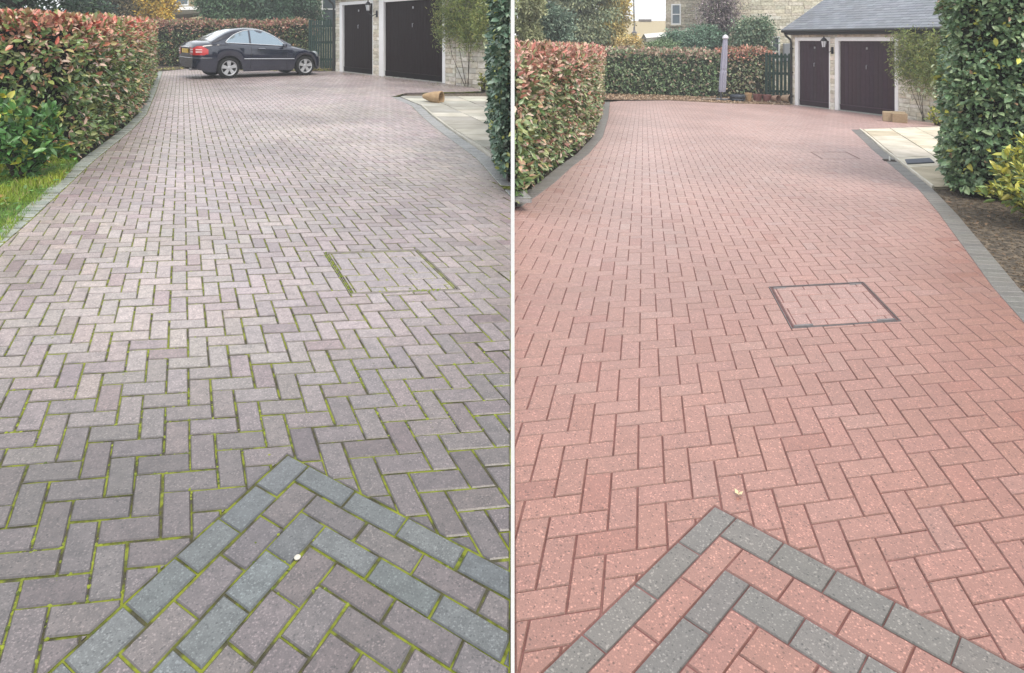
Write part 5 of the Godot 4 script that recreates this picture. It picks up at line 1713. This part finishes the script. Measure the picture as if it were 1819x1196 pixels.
	for k in range(0, t.size(), 3): mb.face([SR.at(lb[t[k]].x, lb[t[k]].y, -0.012), SR.at(lb[t[k + 1]].x, lb[t[k + 1]].y, -0.012), SR.at(lb[t[k + 2]].x, lb[t[k + 2]].y, -0.012)], Color(1, 1, 1), Vector3.UP)
	structure("litter_bed", mb.mesh(), M.litter_soil, "brown earth strip at the far end of the red drive")
	var wt := PackedVector2Array([Vector2(4.35, -6.5), Vector2(4.9, -7.2), Vector2(6.2, -6.6), Vector2(5.2, -4.9), Vector2(3.9, -4.7)])
	litter(SR, "bed_leaves", "dead leaves lying on the soil under the spotted laurel", wt, 150, 0.05, [[2, Color(0.16, 0.1, 0.06)], [1, Color(0.3, 0.2, 0.12)]], 209, -0.02)
	# trees beyond
	tree("willow_tree", "large grey green feathery tree over the hedge, left end of the red drive", "tree", SR.at(2.75, -28.0), 8.0, Vector3(1.75, 2.6, 1.3), 3.4, 150, 320, 0.13, [[3, Color(0.23, 0.26, 0.16)], [2, Color(0.3, 0.31, 0.17)], [2, Color(0.17, 0.22, 0.14)]], 211, {"spread": 0.5, "xmin": 0.03, "droop": -0.6})
	tree("dark_tree", "bluish green shrub tree in front of the feathery tree beside the red drive hedge", "tree", SR.at(1.5, -22.5), 3.8, Vector3(0.5, 1.0, 0.6), 2.3, 36, 240, 0.11, [[3, Color(0.13, 0.19, 0.14)], [1, Color(0.21, 0.27, 0.19)]], 212, {"spread": 0.36, "xmin": 0.03})
	tree("pale_tree", "pale yellow green tree at the seam, behind the near end of the pink topped hedge", "tree", SR.at(0.55, -21.5), 6.0, Vector3(0.42, 1.5, 0.6), 2.5, 44, 240, 0.11, [[3, Color(0.34, 0.35, 0.19)], [2, Color(0.26, 0.29, 0.15)]], 213, {"spread": 0.34, "xmin": 0.03})
	tree("autumn_tree", "yellow autumn tree against the white sky", "tree", SR.at(4.75, -29.6), 6.0, Vector3(0.8, 2.0, 0.8), 3.0, 70, 200, 0.12, [[3, Color(0.6, 0.5, 0.22)], [2, Color(0.44, 0.41, 0.2)], [2, Color(0.68, 0.5, 0.17)]], 214, {"spread": 0.36})
	tree("autumn_shrub", "low orange yellow shrub just over the back hedge of the red drive", "shrub", SR.at(4.95, -27.0), 2.2, Vector3(0.7, 0.45, 0.5), 1.85, 30, 150, 0.1, [[3, Color(0.62, 0.45, 0.18)], [2, Color(0.6, 0.5, 0.28)], [1, Color(0.35, 0.33, 0.16)]], 215, {"spread": 0.26})
	tree("conifer", "dark green conifer left of the closed parasol behind the hedge", "tree", SR.at(8.0, -27.5), 2.9, Vector3(1.3, 0.75, 0.9), 2.0, 80, 260, 0.1, [[3, Color(0.12, 0.2, 0.14)], [2, Color(0.16, 0.25, 0.17)]], 216, {"spread": 0.36})
	tree("conifer", "bushy dark green conifer right of the closed parasol against the stone house", "tree", SR.at(10.1, -26.6), 3.2, Vector3(0.85, 0.95, 0.8), 2.25, 70, 260, 0.1, [[3, Color(0.13, 0.2, 0.13)], [2, Color(0.18, 0.25, 0.15)], [1, Color(0.3, 0.33, 0.21)]], 217, {"spread": 0.34})
	tree("green_shrub", "low mid green shrub over the back hedge below the far cottage", "shrub", SR.at(6.5, -27.0), 2.0, Vector3(0.65, 0.45, 0.6), 1.75, 34, 180, 0.1, [[3, Color(0.2, 0.29, 0.15)], [2, Color(0.26, 0.35, 0.18)]], 218, {"spread": 0.3})
	tree("bare_tree", "bare purplish tree with thin twigs in front of the pale stone house", "tree", SR.at(9.35, -28.2), 6.4, Vector3(1.05, 1.5, 0.8), 4.0, 90, 90, 0.08, [[3, Color(0.3, 0.24, 0.26)], [2, Color(0.36, 0.29, 0.27)], [1, Color(0.27, 0.3, 0.2)]], 219, {"spread": 0.5, "bare": true, "trunk": 0.15, "bark": Color(0.2, 0.165, 0.19)})

func left_things() -> void:
	# car: near-side rear wheel and front wheel on the ground
	var pr := SL.at(-8.53, -19.0)
	var pf := SL.at(-6.79, -20.7)
	var ex := (pf - pr).normalized()
	var ey := SL.N
	var ez := ex.cross(ey).normalized()
	ey = ez.cross(ex)
	make_car(Transform3D(Basis(ex, ey, ez), pr - ez * 0.78))
	picket(SL, Vector2(-7.75, -24.3), Vector2(-6.55, -23.6), 2.28, "dark green picket gate between the hedge and the left garage", 81)
	# clay pot lying on its side
	var c := SL.at(-1.92, -13.75)
	var ax := Vector3(0.93, -0.06, 0.36).normalized()
	var up := Vector3.UP
	var sd := ax.cross(up).normalized()
	var pot := MB.new()
	var pxf := Transform3D(Basis(up.rotated(sd, 0.0), ax, sd), c + Vector3(-0.02, 0.125, 0))
	pot.lathe(pxf, [Vector2(0.0, 0.0), Vector2(0.045, 0.005), Vector2(0.085, 0.12), Vector2(0.125, 0.26), Vector2(0.142, 0.38), Vector2(0.15, 0.40), Vector2(0.15, 0.45), Vector2(0.135, 0.455), Vector2(0.122, 0.44), Vector2(0.11, 0.3), Vector2(0.06, 0.1), Vector2(0.0, 0.06)], 22, Color(0.48, 0.34, 0.2))
	var pn := thing("clay_pot", c, "tan clay pot lying on its side on the flagstones", "pot")
	obj("bowl", pot.mesh(), M.clay, pn)
	# tarpaulin-covered boat over the hedge
	boat(SL, Vector3(-15.7, 2.95, -30.6), 1.5, "pale covered dinghy seen over the back hedge of the grey drive", 0.3)
	var pb := MB.new()
	pb.lathe(Transform3D(Basis(), SL.v(Vector2(9.24, -9.25), 0.001)), [Vector2(0.009, 0.0), Vector2(0.01, 0.003), Vector2(0.007, 0.006), Vector2(0.0, 0.007)], 9, Color(0.7, 0.68, 0.62))
	tag(obj("pebble", pb.mesh(), M.clay), "white pebble on a purple block inside the left chevron", "pebble")

func boat(s: Plane2, p: Vector3, length: float, label: String, tilt: float) -> void:
	var root := thing("dinghy", Vector3(p.x, s.gy(p.x, p.z), p.z), label, "boat")
	var hull := MB.new()
	var cover := MB.new()
	var prev := []
	for k in 11:
		var t := k / 10.0
		var w := 0.5 * sqrt(clampf(1.0 - pow(t, 2.6), 0.0, 1.0)) + 0.01
		var row := []
		var x := p.x + (t - 0.3) * length
		for q in 7:
			var a := PI * q / 6.0
			row.append(Vector3(x, p.y - sin(a) * 0.42 * (1.0 - t * 0.5) + t * 0.16 * tilt, p.z + cos(a) * w))
		if k > 0:
			for q in 6: hull.face([prev[q], row[q], row[q + 1], prev[q + 1]], Color(0.7, 0.67, 0.58), Vector3(0, -1, 0.3) if q < 3 else Vector3(0, -1, -0.3))
			cover.face([prev[0] + Vector3(0, 0.01, 0.02), row[0] + Vector3(0, 0.01, 0.02), row[0] + Vector3(0, 0.2, -w), prev[0] + Vector3(0, 0.2, -0.5)], Color(0.75, 0.74, 0.72), Vector3(0, 1, 0.4))
			cover.face([prev[6] + Vector3(0, 0.01, -0.02), row[6] + Vector3(0, 0.01, -0.02), row[0] + Vector3(0, 0.2, -w), prev[0] + Vector3(0, 0.2, -0.5)], Color(0.75, 0.74, 0.72), Vector3(0, 1, -0.4))
		prev = row
	obj("hull", hull.mesh(), M.fabric, root)
	obj("cover", cover.mesh(), M.fabric, root)
	var tr := MB.new()
	for x: float in [-0.1, 0.35]:
		tr.box(Transform3D(Basis(), Vector3(p.x + x * length, (s.gy(p.x, p.z) + p.y - 0.35) * 0.5, p.z)), Vector3(0.08, p.y - 0.35 - s.gy(p.x, p.z), 0.6), Color(0.2, 0.16, 0.12))
	obj("trestle", tr.mesh(), M.wood, root)

func picket(s: Plane2, a: Vector2, b: Vector2, top: float, label: String, seed_: int) -> void:
	var r := RandomNumberGenerator.new()
	r.seed = seed_
	var g := s.at(a.x, a.y)
	var root := thing("picket_gate", g, label, "gate")
	var xf := wall_frame(Vector3(a.x, 0, a.y), b - a)
	var L := a.distance_to(b)
	var col := Color(0.02, 0.055, 0.045)
	var n := int(L / 0.125)
	for k in n:
		var u := (k + 0.5) * L / n
		var q := xf * Vector3(u, 0, 0)
		var lo := s.gy(q.x, q.z) + 0.04
		var hi := top + r.randf_range(-0.01, 0.01)
		var mb := MB.new()
		mb.box(xf * Transform3D(Basis(), Vector3(u, (lo + hi) * 0.5, 0.02)), Vector3(0.088, hi - lo, 0.02), jit(col, r, 0.15), 0.004)
		mb.face([xf * Vector3(u - 0.044, hi, 0.03), xf * Vector3(u + 0.044, hi, 0.03), xf * Vector3(u, hi + 0.05, 0.03)], col, xf.basis.z)
		mb.face([xf * Vector3(u - 0.044, hi, 0.01), xf * Vector3(u + 0.044, hi, 0.01), xf * Vector3(u, hi + 0.05, 0.01)], col, -xf.basis.z)
		obj("slat", mb.mesh(), M.wood, root)
	for y in [0.35, 1.0, 1.62]:
		var rl := MB.new()
		rl.box(xf * Transform3D(Basis(), Vector3(L * 0.5, g.y + y, -0.015)), Vector3(L, 0.09, 0.045), col, 0.004)
		obj("rail", rl.mesh(), M.wood, root)
	for u: float in [-0.05, L + 0.05]:
		var ps := MB.new()
		var q := xf * Vector3(u, 0, 0)
		ps.box(xf * Transform3D(Basis(), Vector3(u, (s.gy(q.x, q.z) + top) * 0.5, 0)), Vector3(0.09, top - s.gy(q.x, q.z) + 0.1, 0.09), col, 0.006)
		obj("post", ps.mesh(), M.wood, root)

func pot_lying(s: Plane2, x: float, z: float, rad: float, len_: float, axis: Vector3, col: Color, label: String) -> void:
	var c := s.at(x, z)
	var root := thing("terracotta_pot", c, label, "pot", "pots along the back hedge")
	var ax := axis.normalized()
	var sd := ax.cross(Vector3.UP).normalized()
	var up := sd.cross(ax)
	var mb := MB.new()
	mb.lathe(Transform3D(Basis(up, ax, sd), c + Vector3(0, rad + 0.01, 0) - ax * len_ * 0.5), [Vector2(0.0, 0.0), Vector2(rad * 0.66, 0.0), Vector2(rad * 0.93, len_ * 0.8), Vector2(rad, len_ * 0.82), Vector2(rad, len_), Vector2(rad * 0.86, len_), Vector2(rad * 0.8, len_ * 0.75), Vector2(rad * 0.6, 0.04), Vector2(0.0, 0.04)], 20, col)
	obj("bowl", mb.mesh(), M.clay, root)

func pot_upright(s: Plane2, x: float, z: float, rad: float, h: float, col: Color, label: String, wide := 1.0) -> void:
	var c := s.at(x, z)
	var root := thing("terracotta_pot", c, label, "pot", "pots along the back hedge")
	var mb := MB.new()
	mb.lathe(Transform3D(Basis().scaled(Vector3(wide, 1, 1)), c), [Vector2(0.0, 0.0), Vector2(rad * 0.7, 0.0), Vector2(rad * 0.93, h * 0.78), Vector2(rad, h * 0.8), Vector2(rad, h), Vector2(rad * 0.88, h), Vector2(rad * 0.82, h * 0.8), Vector2(0.0, h * 0.78)], 20, col)
	obj("bowl", mb.mesh(), M.clay, root)

func right_things() -> void:
	picket(SR, Vector2(9.42, -23.2), Vector2(10.2, -22.7), 1.03, "dark green picket gate between the red tipped hedge and the right garage", 82)
	# closed parasol
	var g := SR.at(7.42, -22.4)
	var root := thing("parasol", g, "tall closed lavender grey parasol standing in front of the back hedge", "parasol")
	var po := MB.new()
	po.tube([g + Vector3(0, 0.02, 0), g + Vector3(0.03, 0.6, 0)], [0.03, 0.03], 8, Color(0.08, 0.085, 0.1))
	obj("pole", po.mesh(), M.plastic, root)
	var cl := MB.new()
	var prev := []
	var H := [[0.24, 0.10], [0.34, 0.115], [0.7, 0.118], [0.95, 0.112], [1.02, 0.095], [1.09, 0.108], [1.5, 0.10], [1.9, 0.088], [2.1, 0.075], [2.2, 0.03]]
	for k in H.size():
		var row := []
		for q in 24:
			var a := TAU * q / 24.0
			var rad: float = H[k][1] * (1.0 + 0.14 * sin(a * 8.0 + k * 0.35))
			row.append(g + Vector3(0.035 + H[k][0] * 0.06 + cos(a) * rad, H[k][0] + 0.06, sin(a) * rad))
		if k > 0:
			for q in 24:
				var t := (q + 1) % 24
				cl.face([prev[q], prev[t], row[t], row[q]], Color(0.36, 0.355, 0.44), Vector3(cos(TAU * (q + 0.5) / 24.0), 0.1, sin(TAU * (q + 0.5) / 24.0)))
		prev = row
	obj("canopy", cl.mesh(), M.fabric, root)
	var cp := MB.new()
	cp.lathe(Transform3D(Basis(), g + Vector3(0.167, 2.24, 0)), [Vector2(0.09, -0.06), Vector2(0.11, -0.02), Vector2(0.09, 0.05), Vector2(0.03, 0.09), Vector2(0.0, 0.1)], 14, Color(0.7, 0.69, 0.74))
	obj("cap", cp.mesh(), M.fabric, root)
	var st := MB.new()
	for k in 2: st.tube([g + Vector3(-0.45, 0.04, 0).rotated(Vector3.UP, k * PI * 0.5), g + Vector3(0.45, 0.04, 0).rotated(Vector3.UP, k * PI * 0.5)], [0.03, 0.03], 6, Color(0.2, 0.2, 0.22))
	obj("cross_base", st.mesh(), M.metal, root)
	# black trug
	var tg := SR.at(7.98, -22.3)
	var tub := thing("garden_tub", tg, "black round garden tub beside the foot of the parasol", "tub")
	var tb := MB.new()
	tb.lathe(Transform3D(Basis(), tg), [Vector2(0.0, 0.0), Vector2(0.2, 0.0), Vector2(0.27, 0.05), Vector2(0.25, 0.1), Vector2(0.28, 0.16), Vector2(0.27, 0.2), Vector2(0.24, 0.23), Vector2(0.2, 0.24), Vector2(0.19, 0.2), Vector2(0.0, 0.18)], 24, Color(0.035, 0.04, 0.055))
	obj("rim", tb.mesh(), M.plastic, tub)
	pot_upright(SR, 8.4, -22.4, 0.13, 0.3, Color(0.62, 0.42, 0.24), "tan upright clay pot next to the black tub")
	pot_upright(SR, 8.76, -22.5, 0.16, 0.26, Color(0.30, 0.13, 0.12), "dark red upright pot next to the tan one")
	pot_upright(SR, 9.1, -22.5, 0.16, 0.25, Color(0.34, 0.15, 0.14), "dark red upright pot next to the two lying pots")
	pot_lying(SR, 9.33, -22.3, 0.13, 0.3, Vector3(0.35, 0, 1), Color(0.5, 0.32, 0.24), "smaller clay pot lying with its mouth to the drive, away from the garage")
	pot_lying(SR, 9.6, -22.0, 0.16, 0.36, Vector3(0.45, 0, 1), Color(0.5, 0.36, 0.25), "larger clay pot lying with its mouth to the drive, nearest the garage")
	# wooden plank on the litter left of the parasol
	var pl := MB.new()
	pl.box(Transform3D(Basis(Vector3.UP, 0.1), SR.at(6.95, -22.3, 0.05)), Vector3(0.5, 0.05, 0.1), Color(0.4, 0.34, 0.28), 0.006)
	tag(obj("plank", pl.mesh(), M.wood), "short grey plank lying left of the parasol foot", "plank")
	# timber blocks
	for d in [[9.86, -16.55, 0.22, 0.26, 0.24, Color(0.46, 0.36, 0.24), "smaller sawn timber block at the foot of the right garage door"], [10.12, -16.5, 0.34, 0.25, 0.62, Color(0.38, 0.28, 0.18), "longer sawn timber block at the foot of the right garage wall"]]:
		var tbm := MB.new()
		tbm.box(Transform3D(Basis(Vector3.UP, -0.45), SR.at(d[0], d[1], d[3] * 0.5)), Vector3(d[2], d[3] - 0.01, d[4]), d[5], 0.01)
		tag(obj("timber_block", tbm.mesh(), M.wood), d[6], "timber block", "timber blocks by the garage")
	# dark mat and wedge on the flagstones
	var mt := MB.new()
	block(mt, SR, PackedVector2Array([Vector2(41.6, 59.2), Vector2(47.0, 60.4), Vector2(48.2, 64.6), Vector2(43.0, 63.2)]), 0.02, 0.04, 0.028, 0.01, Color(0.11, 0.125, 0.15))
	tag(obj("door_mat", mt.mesh(), M.rubber), "dark blue grey mat lying on the cream flagstones", "mat")
	var wd := MB.new()
	block(wd, SR, PackedVector2Array([Vector2(39.2, 63.0), Vector2(41.2, 62.4), Vector2(41.6, 64.3), Vector2(39.6, 65.0)]), 0.02, 0.04, 0.004, 0.02, Color(0.24, 0.16, 0.12))
	tag(obj("bare_patch", wd.mesh(), M.soil), "brown gap in the grey kerb where a block is missing", "gap")
	var pg := MB.new()
	pg.tube([SR.v(Vector2(40.35, 63.4), 0.0), SR.v(Vector2(40.4, 63.5), 0.07)], [0.012, 0.012], 8, Color(0.85, 0.84, 0.8))
	tag(obj("peg", pg.mesh(), M.plastic), "short white peg standing in the gap of the grey kerb", "peg")
	# curled leaf
	var lf := MB.new()
	var lc := SR.v(Vector2(3.69, -9.14), 0.004)
	for k in 3:
		var a := k * 2.1
		var d := Vector3(cos(a), 0.35, sin(a))
		var w := Vector3(-sin(a), 0.1, cos(a))
		lf.face([lc, lc + d * 0.008 + w * 0.008, lc + d * 0.017 + Vector3(0, 0.004, 0), lc + d * 0.008 - w * 0.008], Color(0.62, 0.5, 0.3), Vector3.UP)
	tag(obj("dry_leaf", lf.mesh(), M.matt_leaf), "small curled tan leaf lying just beyond the tip of the right chevron", "leaf")
	boat(SR, Vector3(6.3, 1.62, -28.5), 1.15, "pale covered dinghy between the yellow shrub and the low green shrub", 0.6)
	# mast beyond
	var ms := MB.new()
	var mb := Vector3(7.9, SR.gy(7.9, -40.5), -40.5)
	ms.tube([mb, mb + Vector3(-0.15, 10.0, 0)], [0.07, 0.03], 8, Color(0.25, 0.24, 0.25))
	ms.lathe(Transform3D(Basis(), Vector3(7.86, 1.95, -40.5)), [Vector2(0.05, -0.3), Vector2(0.16, -0.05), Vector2(0.16, 0.08), Vector2(0.05, 0.2)], 8, Color(0.2, 0.19, 0.2))
	tag(obj("mast", ms.mesh(), M.plastic), "thin dark mast standing against the white sky", "mast")

func garden_wall(xf: Transform3D, u0: float, u1: float, cols: Array) -> void:
	var r := RandomNumberGenerator.new()
	r.seed = 91
	var p := xf * Vector3(u0, 0, 0)
	var root := thing("stone_wall", SL.at(p.x, p.z), "tall pale stone wall running from the left garage to the ivy strip", "wall")
	var lo := SL.gy(p.x, p.z) - 0.3
	var mb := MB.new()
	mb.box(xf * Transform3D(Basis(), Vector3((u0 + u1) * 0.5, (lo + 3.05) * 0.5, -0.12)), Vector3(u1 - u0, 3.05 - lo, 0.2), Color(0.5, 0.47, 0.4))
	obj("core", mb.mesh(), M.mortar, root)
	stones(root, xf, u0, u1, lo + 0.2, 3.0, [], 0.15, 0.34, cols, r, 0)
	var cp := MB.new()
	cp.box(xf * Transform3D(Basis(), Vector3((u0 + u1) * 0.5, 3.09, -0.1)), Vector3(u1 - u0, 0.07, 0.34), Color(0.6, 0.57, 0.5), 0.01)
	obj("coping", cp.mesh(), M.stone, root)

func tone_new(w: Vector3, r: RandomNumberGenerator) -> Color:
	# fresh red blocks: slight batch tone, a few washed paler, soft clouds of tone
	# haze painted into the colour: deeper at the near end, paler far off
	var far_haze := smoothstep(1.4, 9.0, -w.z - 0.5 * maxf(w.x - 0.9, 0.0))
	var c := Color(0.49, 0.238, 0.187).lerp(Color(0.81, 0.54, 0.495), far_haze)
	var n := noise.get_noise_2d(w.x * 18.0 + 70.0, w.z * 18.0)
	var k := 1.0 + clampf(n * 0.2, -0.08, 0.08)
	if r.randf() < 0.1: c = c.lerp(c * Color(1.04, 1.12, 1.15), r.randf())
	elif r.randf() < 0.1: c = c.lerp(c * Color(0.93, 0.84, 0.82), r.randf())
	return jit(Color(c.r * k, c.g * k, c.b * k), r, 0.045)
